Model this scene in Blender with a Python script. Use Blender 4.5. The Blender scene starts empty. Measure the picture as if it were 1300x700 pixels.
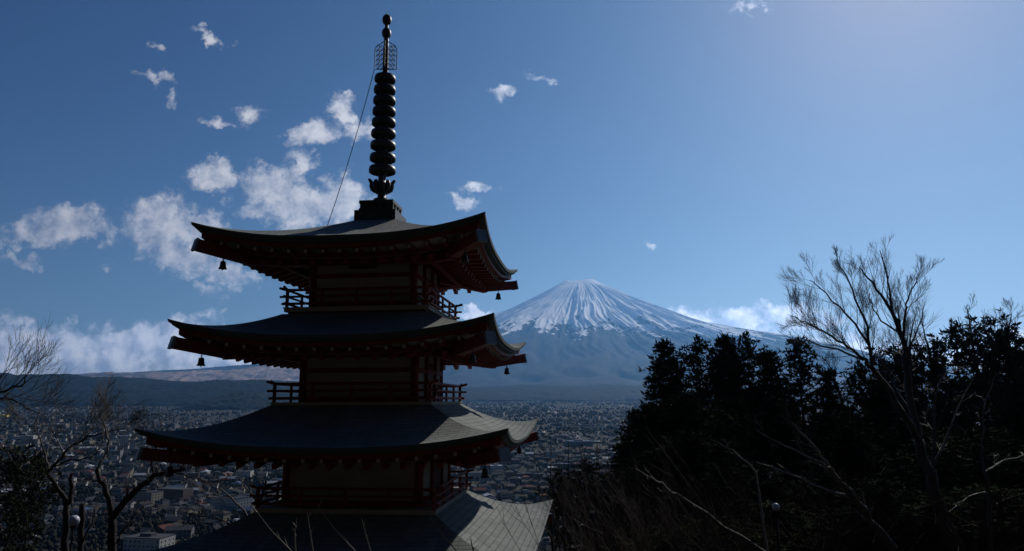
import bpy, math, random
import numpy as np
from mathutils import Vector, Matrix
R_ = math.radians
random.seed(7); rng = np.random.default_rng(11)
S = bpy.context.scene
COL = S.collection

# ------------------------------------------------------------------ camera
F_PX, PITCH, ROLL = 882.0, 0.180, -0.0045          # focal length in photo pixels (1300 wide)
cam_data = bpy.data.cameras.new('camera')
cam_data.sensor_width = 36.0
cam_data.lens = F_PX / 1300 * 36
cam_data.clip_start = 0.1
cam_data.clip_end = 60000
cam = bpy.data.objects.new('camera', cam_data)
COL.objects.link(cam)
CAM_ROT = Matrix.Rotation(math.pi/2 + PITCH, 3, 'X') @ Matrix.Rotation(ROLL, 3, 'Z')
cam.matrix_world = CAM_ROT.to_4x4()
S.camera = cam

def ray(px, py):
    return CAM_ROT @ Vector(((px - 650) / F_PX, (350 - py) / F_PX, -1.0))
def W(px, py, d):
    """world point d metres ahead (along world y) seen at photo pixel px, py"""
    r = ray(px, py)
    return Vector((r.x / r.y * d, d, r.z / r.y * d))

# ------------------------------------------------------------------ sun, sky, exposure
SUN_EL, SUN_AZ = 35.0, 32.5                        # azimuth clockwise from straight ahead (+Y)
SKY_STRENGTH = 0.065
SKY_CURVE = ((1.68, 5.0, .72), (1.50, 7.0, .74), (1.18, 10.3, .74))      # deep, contrasty film-like blue: power, reference, gain per channel
SUN_STRENGTH = 4.0
S.view_settings.view_transform = 'Standard'
S.view_settings.look = 'None'
S.view_settings.exposure = 0.0
S.view_settings.gamma = 1.0
S.view_settings.use_curve_mapping = False
S.cycles.volume_bounces = 1
S.cycles.max_bounces = 6
sd = bpy.data.lights.new('sun', 'SUN')
sd.energy = SUN_STRENGTH; sd.angle = R_(0.55); sd.color = (1.0, 0.94, 0.85)
sun = bpy.data.objects.new('sun', sd); COL.objects.link(sun)
sv = Vector((math.sin(R_(SUN_AZ)) * math.cos(R_(SUN_EL)), math.cos(R_(SUN_AZ)) * math.cos(R_(SUN_EL)), math.sin(R_(SUN_EL))))
sun.rotation_euler = sv.to_track_quat('Z', 'Y').to_euler()

class NT:
    """small helper for node trees"""
    def __init__(s, tree): s.t = tree; s.n = tree.nodes; s.n.clear()
    def node(s, kind, **kw):
        n = s.n.new(kind)
        for k, v in kw.items():
            if k == 'ins':
                for i, x in v.items(): s.set(n.inputs[i], x)
            else: setattr(n, k, v)
        return n
    def set(s, inp, x):
        if isinstance(x, bpy.types.NodeSocket): s.t.links.new(x, inp)
        else: inp.default_value = x
    def math(s, op, a, b=0.0, c=0.0, clamp=False):
        n = s.node('ShaderNodeMath', operation=op, use_clamp=clamp, ins={0: a, 1: b, 2: c}); return n.outputs[0]
    def vmath(s, op, a, b=(0, 0, 0), scale=1.0):
        n = s.node('ShaderNodeVectorMath', operation=op, ins={0: a, 1: b})
        n.inputs[3].default_value = scale; return n.outputs[0]
    def noise(s, vec, scale, detail=4, rough=0.5, col=False, w=None):
        n = s.node('ShaderNodeTexNoise', ins={'Vector': vec, 'Scale': scale, 'Detail': detail, 'Roughness': rough})
        return n.outputs['Color' if col else 'Fac']
    def ramp(s, fac, stops):
        n = s.node('ShaderNodeValToRGB', ins={0: fac}); e = n.color_ramp.elements
        while len(e) < len(stops): e.new(0.5)
        for x, (p, c) in zip(e, stops):
            x.position = p; x.color = (c, c, c, 1) if isinstance(c, (int, float)) else (*c, 1)
        return n.outputs[0]
    def mix(s, fac, a, b, blend='MIX'):
        n = s.node('ShaderNodeMix', data_type='RGBA', blend_type=blend)
        s.set(n.inputs[0], fac)
        for i, x in ((6, a), (7, b)):
            s.set(n.inputs[i], x if isinstance(x, bpy.types.NodeSocket) else (*x, 1))
        return n.outputs[2]
    def mapr(s, v, a, b, c, d, smooth=False):
        n = s.node('ShaderNodeMapRange', ins={0: v, 1: a, 2: b, 3: c, 4: d})
        if smooth: n.interpolation_type = 'SMOOTHSTEP'
        return n.outputs[0]

world = bpy.data.worlds.new('World'); S.world = world; world.use_nodes = True
w = NT(world.node_tree)
sky = w.node('ShaderNodeTexSky', sky_type='NISHITA')
sky.sun_disc = False
sky.sun_elevation = R_(SUN_EL); sky.sun_rotation = R_(SUN_AZ)
sky.altitude = 900; sky.air_density = 1.0; sky.dust_density = 0.6; sky.ozone_density = 2.0
geo = w.node('ShaderNodeTexCoord').outputs['Generated']
sep = w.node('ShaderNodeSeparateXYZ', ins={0: geo})
dy = w.math('MAXIMUM', sep.outputs[1], 0.05)
uu = w.math('DIVIDE', sep.outputs[0], dy); vv = w.math('DIVIDE', sep.outputs[2], dy)
uv = w.node('ShaderNodeCombineXYZ', ins={0: uu, 1: vv, 2: 0.0}).outputs[0]
wob = w.vmath('SUBTRACT', w.noise(uv, 14, 5, 0.6, True), (0.5, 0.5, 0.5))
wob2 = w.vmath('SUBTRACT', w.noise(uv, 45, 4, 0.6, True), (0.5, 0.5, 0.5))
uvw = w.vmath('ADD', w.vmath('ADD', uv, w.vmath('SCALE', wob, scale=0.075)), w.vmath('SCALE', wob2, scale=0.032))
# each cloud patch: photo px cx, cy, half-width, half-height, tilt (clockwise, degrees), weight
CLOUDS = [(82,285,64,26,-4,1),(45,302,52,14,0,.75),(115,292,34,20,0,.9),(28,328,34,8,10,.65),(133,336,13,7,0,.5),
 (208,272,50,30,0,1),(250,290,52,24,15,1),(235,326,68,26,12,1),(288,346,44,18,8,.9),(196,300,38,26,0,.8),(265,370,24,13,0,.6),(265,405,14,12,0,.6),
 (276,225,40,22,15,1),(345,236,48,28,0,1),(385,256,60,30,0,1),(430,255,52,28,-5,1),(330,262,40,14,0,.7),
 (385,205,28,16,30,.9),(395,168,38,15,-8,.9),(436,142,22,20,0,.9),(450,168,24,18,0,.9),
 (273,157,30,8,8,.62),(322,147,20,18,30,.58),(195,102,44,8,22,.68),(218,130,10,18,10,.5),(198,64,14,8,0,.5),(268,48,32,8,22,.62),
 (586,254,30,8,25,.85),(600,238,36,8,15,.65),(643,118,15,9,-10,.75),(688,103,19,7,10,.65),(950,15,32,9,0,.55),(822,304,10,5,0,.6),
 (895,408,50,18,0,1),(940,404,45,22,0,1),(985,404,45,22,0,1),(1015,405,45,24,0,1),(960,422,120,22,5,.9),(1042,412,28,16,0,.9),(1100,438,80,16,8,.8),
 (1190,440,110,14,0,.6),(1290,430,34,14,0,.7),(602,400,34,9,0,.9),(625,404,20,9,0,.8),
 (70,446,150,32,0,1),(170,442,120,30,0,1),(0,440,80,38,0,1),(260,448,130,34,0,1),(60,468,300,26,0,.95),(340,458,130,32,0,1)]
dens = None
LOW_CLOUD_GAIN = 2.1                                # low banks lie far off, behind the valley air
for cx, cy, rx, ry, a, wt in CLOUDS:
    r = ray(cx, cy); U, V = r.x / r.y, r.z / r.y
    m = w.node('ShaderNodeMapping', vector_type='TEXTURE', ins={0: uvw})
    m.inputs['Location'].default_value = (U, V, 0)
    m.inputs['Rotation'].default_value = (0, 0, -R_(a))
    m.inputs['Scale'].default_value = (rx / F_PX * 1.35, ry / F_PX * 1.35, 1)
    g = w.node('ShaderNodeTexGradient', gradient_type='SPHERICAL', ins={0: m.outputs[0]}).outputs['Fac']
    g = w.math('MULTIPLY', g, wt)
    dens = g if dens is None else w.math('MAXIMUM', dens, g)
nz = w.noise(uv, 26, 8, 0.62)
nz2 = w.noise(uvw, 60, 10, 0.7)
cov = w.math('ADD', w.math('MULTIPLY', dens, 1.15), w.math('ADD', w.math('MULTIPLY', w.math('SUBTRACT', nz, 0.52), 1.7), w.math('MULTIPLY', w.math('SUBTRACT', nz2, 0.5), 1.0)))
present = w.mapr(dens, 0.0, 0.18, 0, 1, True)
alpha = w.math('MULTIPLY', w.mapr(cov, 0.08, 0.76, 0, 1.0, True), present)
# cloud light: thick parts greyer, edges toward the sun whiter
sh = w.noise(w.vmath('ADD', uv, (0.012, 0.012, 0)), 26, 8, 0.62)
rel = w.math('SUBTRACT', nz, sh)
lit = w.mapr(w.math('ADD', rel, w.math('MULTIPLY', w.noise(uv, 9, 3), 0.25)), -0.05, 0.28, 0, 1)
bright = w.mapr(uu, -0.75, 0.30, 0.42, 0.74)
low = w.mapr(vv, 0.03, 0.085, 0.62, 1.0, True)
lowleft = w.math('MAXIMUM', low, w.mapr(uu, -0.25, 0.1, 0, 1))
k = w.math('MULTIPLY', w.math('MULTIPLY', bright, lowleft), w.math('MULTIPLY', w.mapr(lit, 0, 1, 0.62, 1.22), w.mapr(vv, 0.05, 0.22, LOW_CLOUD_GAIN, 1.0, True)))
k = w.math('DIVIDE', k, SKY_STRENGTH)
ccol = w.mix(lit, (0.86, 0.92, 1.14), (1.02, 1.0, 1.04))
ccol = w.mix(1.0, ccol, w.node('ShaderNodeCombineXYZ', ins={0: k, 1: k, 2: k}).outputs[0], 'MULTIPLY')
sk = w.node('ShaderNodeSeparateColor', ins={0: sky.outputs[0]})
skycol = w.node('ShaderNodeCombineColor', ins={i: w.math('MULTIPLY', w.math('POWER', sk.outputs[i], g_), ref**(1-g_)*k_) for i, (g_, ref, k_) in enumerate(SKY_CURVE)}).outputs[0]
final = w.mix(alpha, skycol, ccol)
bg = w.node('ShaderNodeBackground', ins={0: final, 1: SKY_STRENGTH})
w.node('ShaderNodeOutputWorld', ins={0: bg.outputs[0]})

# ------------------------------------------------------------------ materials
def mat(name, col, rough=0.8, spec=0.3, var=0.25, scale=3.0, metal=0.0, bump=0.0, bscale=20.0, build=None, stretch=(1, 1, 1)):
    m = bpy.data.materials.new(name); m.use_nodes = True
    t = NT(m.node_tree)
    co = t.node('ShaderNodeTexCoord').outputs['Object']
    mp = t.node('ShaderNodeMapping', ins={0: co}); mp.inputs['Scale'].default_value = stretch
    v = mp.outputs[0]
    n = t.noise(v, scale, 5, 0.6)
    lo = tuple(max(0, c * (1 - var)) for c in col); hi = tuple(min(1, c * (1 + var)) for c in col)
    c = t.ramp(n, [(0.3, lo), (0.7, hi)])
    b = t.node('ShaderNodeBsdfPrincipled', ins={'Roughness': rough, 'Metallic': metal, 'Specular IOR Level': spec})
    if build: c = build(t, v, c, b) or c
    t.set(b.inputs['Base Color'], c)
    if bump:
        bn = t.node('ShaderNodeBump', ins={'Height': t.noise(v, bscale, 4, 0.6), 'Strength': bump, 'Distance': 0.02})
        t.set(b.inputs['Normal'], bn.outputs[0])
    t.node('ShaderNodeOutputMaterial', ins={0: b.outputs[0]})
    return m

def roof_build(t, v, c, b):
    # copper sheets laid in courses; UV: x along the eave in metres, y up the slope in metres
    uvn = t.node('ShaderNodeUVMap').outputs[0]
    br = t.node('ShaderNodeTexBrick', ins={'Vector': uvn, 'Color1': (1, 1, 1, 1), 'Color2': (0.84, 0.86, 0.86, 1), 'Mortar': (0.72, 0.72, 0.72, 1), 'Scale': 1.0,
                                           'Mortar Size': 0.016, 'Mortar Smooth': 0.3, 'Bias': 0.0, 'Brick Width': 0.46, 'Row Height': 0.17})
    st = t.node('ShaderNodeMapping', ins={0: uvn}); st.inputs['Scale'].default_value = (3.5, 0.5, 1)
    streak = t.ramp(t.noise(st.outputs[0], 1.6, 6, 0.7), [(0.3, 0.72), (0.7, 1.15)])
    c2 = t.mix(1.0, c, br.outputs[0], 'MULTIPLY')
    c2 = t.mix(0.8, c2, streak, 'MULTIPLY')
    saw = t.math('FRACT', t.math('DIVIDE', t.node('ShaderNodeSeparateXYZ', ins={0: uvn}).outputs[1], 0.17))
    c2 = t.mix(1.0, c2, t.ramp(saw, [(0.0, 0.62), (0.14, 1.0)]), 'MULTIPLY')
    h = t.math('ADD', t.math('MULTIPLY', saw, -0.6), t.math('MULTIPLY', br.outputs['Fac'], -0.3))
    bn = t.node('ShaderNodeBump', ins={'Height': h, 'Strength': 0.8, 'Distance': 0.035})
    t.set(b.inputs['Normal'], bn.outputs[0])
    return c2
M = {}
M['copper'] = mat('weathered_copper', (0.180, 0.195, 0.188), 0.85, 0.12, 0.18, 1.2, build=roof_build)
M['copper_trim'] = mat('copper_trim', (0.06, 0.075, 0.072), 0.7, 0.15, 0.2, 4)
M['red'] = mat('vermilion_paint', (0.165, 0.022, 0.013), 0.6, 0.25, 0.25, 2.5, bump=0.15, bscale=30, stretch=(1, 1, 0.3))
M['cream'] = mat('cream_plaster', (0.30, 0.27, 0.23), 0.9, 0.1, 0.12, 1.5, bump=0.1)
M['white_paint'] = mat('white_rafter_paint', (0.34, 0.33, 0.30), 0.6, 0.2, 0.1)
M['cap'] = mat('pale_metal_cap', (0.13, 0.15, 0.155), 0.5, 0.4, 0.2, 6, metal=0.3)
M['louvre'] = mat('dark_grille', (0.03, 0.03, 0.03), 0.8)
M['door'] = mat('dark_red_door', (0.09, 0.025, 0.018), 0.6)
M['bronze'] = mat('dark_bronze', (0.035, 0.04, 0.038), 0.5, 0.35, 0.35, 8, metal=0.5, bump=0.1)
M['wire'] = mat('wire', (0.03, 0.035, 0.04), 0.5)
M['stone'] = mat('stone', (0.25, 0.24, 0.22), 0.9, 0.1, 0.2, 1.5, bump=0.4)
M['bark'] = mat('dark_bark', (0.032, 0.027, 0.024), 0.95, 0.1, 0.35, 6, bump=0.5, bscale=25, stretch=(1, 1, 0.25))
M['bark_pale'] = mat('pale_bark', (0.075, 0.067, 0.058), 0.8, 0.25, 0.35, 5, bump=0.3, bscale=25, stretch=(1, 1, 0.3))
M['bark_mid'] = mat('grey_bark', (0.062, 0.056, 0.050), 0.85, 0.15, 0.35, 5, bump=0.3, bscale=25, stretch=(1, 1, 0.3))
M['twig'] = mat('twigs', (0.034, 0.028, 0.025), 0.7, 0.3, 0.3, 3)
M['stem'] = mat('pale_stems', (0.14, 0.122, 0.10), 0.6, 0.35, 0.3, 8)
M['brush'] = mat('brown_brush', (0.036, 0.023, 0.018), 0.85, 0.15, 0.35, 1.0)
M['needle'] = mat('dark_needles', (0.022, 0.029, 0.017), 0.95, 0.0, 0.4, 0.6)
M['needle2'] = mat('pine_needles', (0.026, 0.033, 0.018), 0.95, 0.0, 0.4, 0.6)
M['globe'] = mat('milky_globe', (0.34, 0.38, 0.46), 0.4, 0.3, 0.05)
M['pole'] = mat('dark_pole', (0.02, 0.02, 0.022), 0.8, 0.1)

def terr_build(kind):
    def f(t, v, c, b):
        if kind == 'ground':
            n1 = t.noise(v, 0.004, 6, 0.6); n2 = t.noise(v, 0.03, 5, 0.6)
            c1 = t.ramp(n2, [(0.35, (0.014, 0.016, 0.012)), (0.55, (0.032, 0.029, 0.023)), (0.72, (0.075, 0.068, 0.056))])
            c2 = t.ramp(n1, [(0.4, (0.012, 0.015, 0.011)), (0.62, (0.060, 0.053, 0.044))])
            return t.mix(0.5, c1, c2)
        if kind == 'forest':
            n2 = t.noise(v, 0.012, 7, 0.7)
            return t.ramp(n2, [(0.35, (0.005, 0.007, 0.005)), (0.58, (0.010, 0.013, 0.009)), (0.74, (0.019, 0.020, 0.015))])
        if kind == 'plateau':
            mp = t.node('ShaderNodeMapping', ins={0: v}); mp.inputs['Scale'].default_value = (1, 0.25, 1)
            n2 = t.noise(mp.outputs[0], 0.0016, 7, 0.65)
            c1 = t.ramp(t.noise(v, 0.0006, 5, 0.6), [(0.38, (0.05, 0.045, 0.045)), (0.5, (0.26, 0.19, 0.155)), (0.7, (0.34, 0.25, 0.21))])
            return t.mix(t.ramp(n2, [(0.60, 0.0), (0.70, 0.8)]), c1, (0.7, 0.7, 0.72))
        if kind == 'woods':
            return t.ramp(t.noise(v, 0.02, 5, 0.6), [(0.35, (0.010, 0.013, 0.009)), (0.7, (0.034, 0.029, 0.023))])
    return f
M['ground'] = mat('valley_ground', (0.1, 0.1, 0.1), 0.95, 0.1, build=terr_build('ground'))
M['forest'] = mat('forested_slope', (0.1, 0.1, 0.1), 0.95, 0.05, build=terr_build('forest'))
M['plateau'] = mat('dry_grass_plateau', (0.1, 0.1, 0.1), 0.95, 0.05, build=terr_build('plateau'))
M['woods'] = mat('town_woods', (0.1, 0.1, 0.1), 0.95, 0.05, build=terr_build('woods'))

# ------------------------------------------------------------------ mesh helpers
class MB:
    def __init__(s): s.v = []; s.f = []; s.uv = {}; s.mi = []
    def add(s, vs, fs, mi=0):
        o = len(s.v); s.v += [tuple(x) for x in vs]
        for f in fs: s.f.append(tuple(i + o for i in f)); s.mi.append(mi)
        return o
    def box(s, lo, hi, mi=0):
        x0, y0, z0 = lo; x1, y1, z1 = hi
        s.add([(x0,y0,z0),(x1,y0,z0),(x1,y1,z0),(x0,y1,z0),(x0,y0,z1),(x1,y0,z1),(x1,y1,z1),(x0,y1,z1)],
              [(0,3,2,1),(4,5,6,7),(0,1,5,4),(1,2,6,5),(2,3,7,6),(3,0,4,7)], mi)
    def beam(s, a, b, wd, ht, mi=0, up=(0, 0, 1)):
        a, b = Vector(a), Vector(b); d = (b - a).normalized(); u = Vector(up)
        r = d.cross(u)
        if r.length < 1e-4: r = d.cross(Vector((0, 1, 0)))
        r.normalize(); u = r.cross(d)
        vs = []
        for p in (a, b):
            for sx, sz in ((-1,-1),(1,-1),(1,1),(-1,1)): vs.append(p + r*sx*wd/2 + u*sz*ht/2)
        s.add(vs, [(0,1,2,3),(7,6,5,4),(0,4,5,1),(1,5,6,2),(2,6,7,3),(3,7,4,0)], mi)
    def tube(s, pts, rad, n=6, mi=0, cap=True):
        pts = [Vector(p) for p in pts]; o = len(s.v); u = None
        for i, p in enumerate(pts):
            d = (pts[min(i+1, len(pts)-1)] - pts[max(i-1, 0)])
            if d.length < 1e-9: d = Vector((0,0,1))
            d.normalize()
            if u is None: u = d.orthogonal().normalized()
            else:
                u = u - d * u.dot(d)
                u = u.normalized() if u.length > 1e-6 else d.orthogonal().normalized()
            q = d.cross(u); r = rad[i] if hasattr(rad, '__len__') else rad
            for k in range(n):
                a = 2*math.pi*k/n
                s.v.append(tuple(p + (u*math.cos(a) + q*math.sin(a))*r))
        for i in range(len(pts)-1):
            for k in range(n):
                k2 = (k+1) % n
                s.f.append((o+i*n+k, o+i*n+k2, o+(i+1)*n+k2, o+(i+1)*n+k)); s.mi.append(mi)
        if cap:
            s.f.append(tuple(o+k for k in reversed(range(n)))); s.mi.append(mi)
            s.f.append(tuple(o+(len(pts)-1)*n+k for k in range(n))); s.mi.append(mi)
    def lathe(s, prof, n=20, c=(0, 0, 0), mi=0):
        o = len(s.v)
        for r, z in prof:
            for k in range(n):
                a = 2*math.pi*k/n; s.v.append((c[0]+r*math.cos(a), c[1]+r*math.sin(a), c[2]+z))
        for i in range(len(prof)-1):
            for k in range(n):
                k2 = (k+1) % n
                s.f.append((o+i*n+k, o+i*n+k2, o+(i+1)*n+k2, o+(i+1)*n+k)); s.mi.append(mi)
    def build(s, name, m, parent=None, smooth=False):
        me = bpy.data.meshes.new(name)
        me.from_pydata(s.v, [], s.f)
        ms = m if isinstance(m, (list, tuple)) else [m]
        for x in ms: me.materials.append(x)
        if len(ms) > 1: me.polygons.foreach_set('material_index', s.mi)
        if smooth: me.polygons.foreach_set('use_smooth', [True]*len(me.polygons))
        me.update()
        return link(name, me, parent)
def link(name, me, parent=None):
    o = bpy.data.objects.new(name, me); COL.objects.link(o)
    if parent is not None: o.parent = parent
    return o
def tag(o, label=None, cat=None, group=None, kind=None):
    if label: o['label'] = label
    if cat: o['category'] = cat
    if group: o['group'] = group
    if kind: o['kind'] = kind
    return o
def empty(name, loc, label, cat, group=None, rz=0.0):
    o = bpy.data.objects.new(name, None); COL.objects.link(o)
    o.location = loc; o.rotation_euler = (0, 0, rz); o.empty_display_size = 0.2
    return tag(o, label, cat, group)
def grid_mesh(name, P, m, kind='structure', smooth=True, parent=None):
    n, k = P.shape[:2]
    me = bpy.data.meshes.new(name)
    idx = np.arange(n*k).reshape(n, k)
    f = np.stack([idx[:-1,:-1], idx[1:,:-1], idx[1:,1:], idx[:-1,1:]], -1).reshape(-1, 4)
    me.vertices.add(n*k); me.vertices.foreach_set('co', P.reshape(-1).astype(np.float32))
    me.loops.add(f.size); me.loops.foreach_set('vertex_index', f.reshape(-1).astype(np.int32))
    me.polygons.add(len(f)); me.polygons.foreach_set('loop_start', (np.arange(len(f))*4).astype(np.int32))
    me.polygons.foreach_set('loop_total', np.full(len(f), 4, np.int32))
    me.materials.append(m)
    me.polygons.foreach_set('use_smooth', np.full(len(f), smooth))
    me.update(calc_edges=True); me.validate()
    o = link(name, me, parent)
    if kind: o['kind'] = kind
    return o
# value noise in numpy
_T = rng.random((256, 256))
def vnoise(x, y):
    xi = np.floor(x).astype(int); yi = np.floor(y).astype(int); fx = x-xi; fy = y-yi
    fx = fx*fx*(3-2*fx); fy = fy*fy*(3-2*fy)
    g = lambda a, b: _T[a % 256, b % 256]
    return (g(xi,yi)*(1-fx)+g(xi+1,yi)*fx)*(1-fy) + (g(xi,yi+1)*(1-fx)+g(xi+1,yi+1)*fx)*fy
def fbm(x, y, oct=5, gain=0.5, ridge=False):
    s = 0; a = 1; tot = 0
    for i in range(oct):
        n = vnoise(x*2**i + 17.3*i, y*2**i + 9.1*i)
        if ridge: n = 1 - abs(2*n-1)
        s = s + a*n; tot += a; a *= gain
    return s/tot

# ------------------------------------------------------------------ terrain
_YD = [-400,-150,-60,-20,-6,0,4,9,14,28,45,100,200,350,600,1000,2000,3000,4000,5500,7000,9000,12000,22000]
_ZD = [300, 160, 66, 20, 1.4,-1.7,-2.6,-5.2,-8.8,-9.2,-19,-46,-78,-97,-101,-95,-66,-42,-22,2,22,45,60,60]  # unseen hill behind the camera steepened to cut sky light on the pagoda
def ground_h(x, y):
    yy = y - 0.10*np.clip(x, -60, 60)*(np.clip(y, 20, 120) > 20)*np.clip((y-25)/40, 0, 1)   # the slope bulges out on the right
    h = np.interp(yy, _YD, _ZD)
    far = np.clip((np.abs(y)-30)/200, 0, 1)
    return h + (fbm(x/260+5, y/260+3, 4)-0.5)*16*far*np.clip(1-(y-400)/900, 0.15, 1) + (fbm(x/7, y/7, 3)-0.5)*0.5
th = np.linspace(R_(-72), R_(72), 260)
rr = np.concatenate([np.linspace(0, 60, 50), np.geomspace(62, 21000, 240)])
A, Rr = np.meshgrid(th, rr)
# forward fan plus the slope behind the camera as one sheet: use a stretched plan grid
ys = np.concatenate([np.linspace(-400, -30, 40), np.linspace(-28, 60, 60), np.geomspace(62, 21500, 230)])
us = np.linspace(-1, 1, 240)
Y, U = np.meshgrid(ys, us, indexing='ij')
X = U*(320 + np.clip(Y, 0, None)*1.15)*0.55*1.25
X = np.where(Y < 21500, X, X)
Z = ground_h(X, Y)
grid_mesh('ground', np.stack([X, Y, Z], -1), M['ground'])

# --- the snow-capped volcano, seventeen kilometres off
MD = 17000.0
mr = ray(740, 490); MC = Vector((mr.x/mr.y*MD, MD, 0))
rad = np.concatenate([np.linspace(0, 700, 24), np.linspace(730, 4500, 190), np.geomspace(4560, 13500, 60)])
ang = np.linspace(0, 2*math.pi, 1081)
RA, AN = np.meshgrid(rad, ang, indexing='ij')
front = np.interp(RA, [0,300,350,866,1500,2100,2800,3600,5000,7000,9000,11500,13500], [2890,2925,2910,2660,2300,2010,1690,1330,820,330,120,-10,-120])
right = np.interp(RA, [0,212,327,866,1521,2098,2753,3500,4235,5005,6600,9000,13500], [2930,2985,2955,2695,2349,2100,1810,1715,1610,1500,1030,520,150])
left  = np.interp(RA, [0,300,370,808,1790,2137,3500,5000,7000,9000,11000,13500], [2900,2965,2972,2705,2125,1985,1480,1120,880,780,700,600])
ca, sa = np.cos(AN), np.sin(AN)
wr = np.clip(ca, 0, 1)**5; wl = np.clip(-ca, 0, 1)**7
H = front*(1-wr-wl) + right*wr + left*wl
wg = np.clip((RA-300)/900, 0, 1)*np.clip(1-(RA-6500)/5000, 0, 1)
warp = (fbm(RA/900, AN*3, 3)-0.5)*0.10
circ = lambda k, s: fbm(np.cos(AN+warp)*k+40, np.sin(AN+warp)*k+RA/s+70, 4, 0.55, ridge=True)
gul = circ(9, 3200)-0.6; gul2 = circ(24, 2400)-0.6
H = H + wg*(gul*260*np.clip(RA/2500, 0.15, 1) + gul2*70*np.clip(RA/1800, 0.25, 1) + (circ(60, 1500)-0.6)*26*np.clip(RA/1500, 0.2, 1))*np.where(wr > 0.4, 0.55, 1)
# summit crown: uneven crater lip, higher on its right
H = H + np.exp(-((RA-300)/130)**2)*(30*np.clip(ca, -0.3, 1) + 45*(fbm(ca*3+9, sa*3+9, 3)-0.5)) - 60*np.exp(-(RA/190)**2)
MX = MC.x + RA*ca; MY = MC.y + RA*sa
def snow_build(t, v, c, b):
    sp = t.node('ShaderNodeSeparateXYZ', ins={0: v})
    x, y, z = sp.outputs
    a = t.math('ARCTAN2', y, x)
    r = t.math('SQRT', t.math('ADD', t.math('MULTIPLY', x, x), t.math('MULTIPLY', y, y)))
    cx = t.math('COSINE', a); sy = t.math('SINE', a)
    def stre(k, s, dt, ro):
        q = t.node('ShaderNodeCombineXYZ', ins={0: t.math('MULTIPLY', cx, k), 1: t.math('MULTIPLY', sy, k), 2: t.math('DIVIDE', r, s)}).outputs[0]
        return t.noise(q, 1.0, dt, ro)
    n1 = stre(7.0, 1500.0, 4, 0.6); n2 = stre(26.0, 900.0, 5, 0.65); n3 = t.noise(v, 0.0035, 6, 0.65)
    # snow line about 1900 m above the eye, dipping down the gullies
    side = t.math('MULTIPLY', cx, 60.0)
    lim = t.math('ADD', 1440.0, t.math('ADD', t.math('MULTIPLY', t.math('SUBTRACT', n1, 0.5), -1900.0), t.math('MULTIPLY', t.math('SUBTRACT', n2, 0.5), -900.0)))
    lim = t.math('SUBTRACT', t.math('ADD', lim, t.math('MULTIPLY', t.math('SUBTRACT', n3, 0.5), -1500.0)), side)
    m1 = t.mapr(t.math('SUBTRACT', z, lim), -25, 60, 0, 1, True)
    bare = t.math('ADD', t.math('MULTIPLY', n2, 0.5), t.math('MULTIPLY', n3, 0.5))
    m2 = t.mapr(bare, 0.62, 0.72, 1, 0.2, True)
    hi = t.mapr(z, 1900, 2500, 0.15, 0.96)
    m2 = t.math('MAXIMUM', m2, hi)
    snow = t.math('MULTIPLY', m1, m2)
    rock = t.ramp(t.noise(v, 0.004, 5, 0.6), [(0.35, (0.010, 0.012, 0.012)), (0.7, (0.026, 0.026, 0.026))])
    t.set(b.inputs['Roughness'], 0.9)
    return t.mix(snow, rock, (0.93, 0.94, 0.96))
M['mountain'] = mat('snow_and_lava', (0.1, 0.1, 0.1), 0.95, 0.05, build=snow_build)
mo = grid_mesh('mountain', np.stack([MX-MC.x, MY-MC.y, H], -1), M['mountain'])
mo.location = (MC.x, MC.y, 0)

# --- middle-distance hills
def ridge(name, m, pts, depth, thick, base, rough=0.1, seed=0):
    """pts: photo px along the skyline; a rounded ridge with real depth"""
    px = np.array([p[0] for p in pts], float); py = np.array([p[1] for p in pts], float)
    n = 620; q = np.linspace(px[0], px[-1], n); yy = np.interp(q, px, py)
    sx = np.array([W(a, b, depth)[0] for a, b in zip(q, yy)]); sz = np.array([W(a, b, depth)[2] for a, b in zip(q, yy)])
    ts = np.linspace(-1, 1, 150)
    prof = np.cos(ts*math.pi/2)**0.8
    Xs = sx[:, None] + 0*ts[None]; Ys = depth + ts[None]*thick + 0*sx[:, None]
    Hh = sz[:, None] - base
    nz_ = fbm(Xs/(thick*0.4)+seed, Ys/(thick*0.4)+seed, 5)
    Zs = base + Hh*prof[None]*(0.82+0.36*nz_*(1)) + (fbm(Xs/210+seed, Ys/210, 4, .6, True)-0.6)*Hh*rough*3.2 + (vnoise(Xs/22, Ys/22)-.5)*9
    end = np.clip(np.minimum(np.arange(n), n-1-np.arange(n))/50, 0, 1)[:, None]
    Zs = base-5 + (Zs-base+5)*np.where(end < 1, end, 1)
    return grid_mesh(name, np.stack([Xs, Ys, Zs], -1), m)
ridge('plateau', M['plateau'], [(-160,486),(60,481),(130,477),(220,474),(300,471),(380,466),(470,462),(560,462)], 12500, 2600, 20, 0.04, 3)
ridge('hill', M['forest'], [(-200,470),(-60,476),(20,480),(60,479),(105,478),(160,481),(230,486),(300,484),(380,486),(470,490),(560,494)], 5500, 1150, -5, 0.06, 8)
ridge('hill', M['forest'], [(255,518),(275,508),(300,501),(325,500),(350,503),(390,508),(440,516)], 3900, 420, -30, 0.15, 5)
ridge('hill', M['forest'], [(480,496),(560,493),(640,491),(672,489),(700,491),(730,492),(762,490),(800,492),(830,490),(900,488),(1000,489),(1150,486),(1340,486)], 7900, 2300, 10, 0.05, 6)

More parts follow.
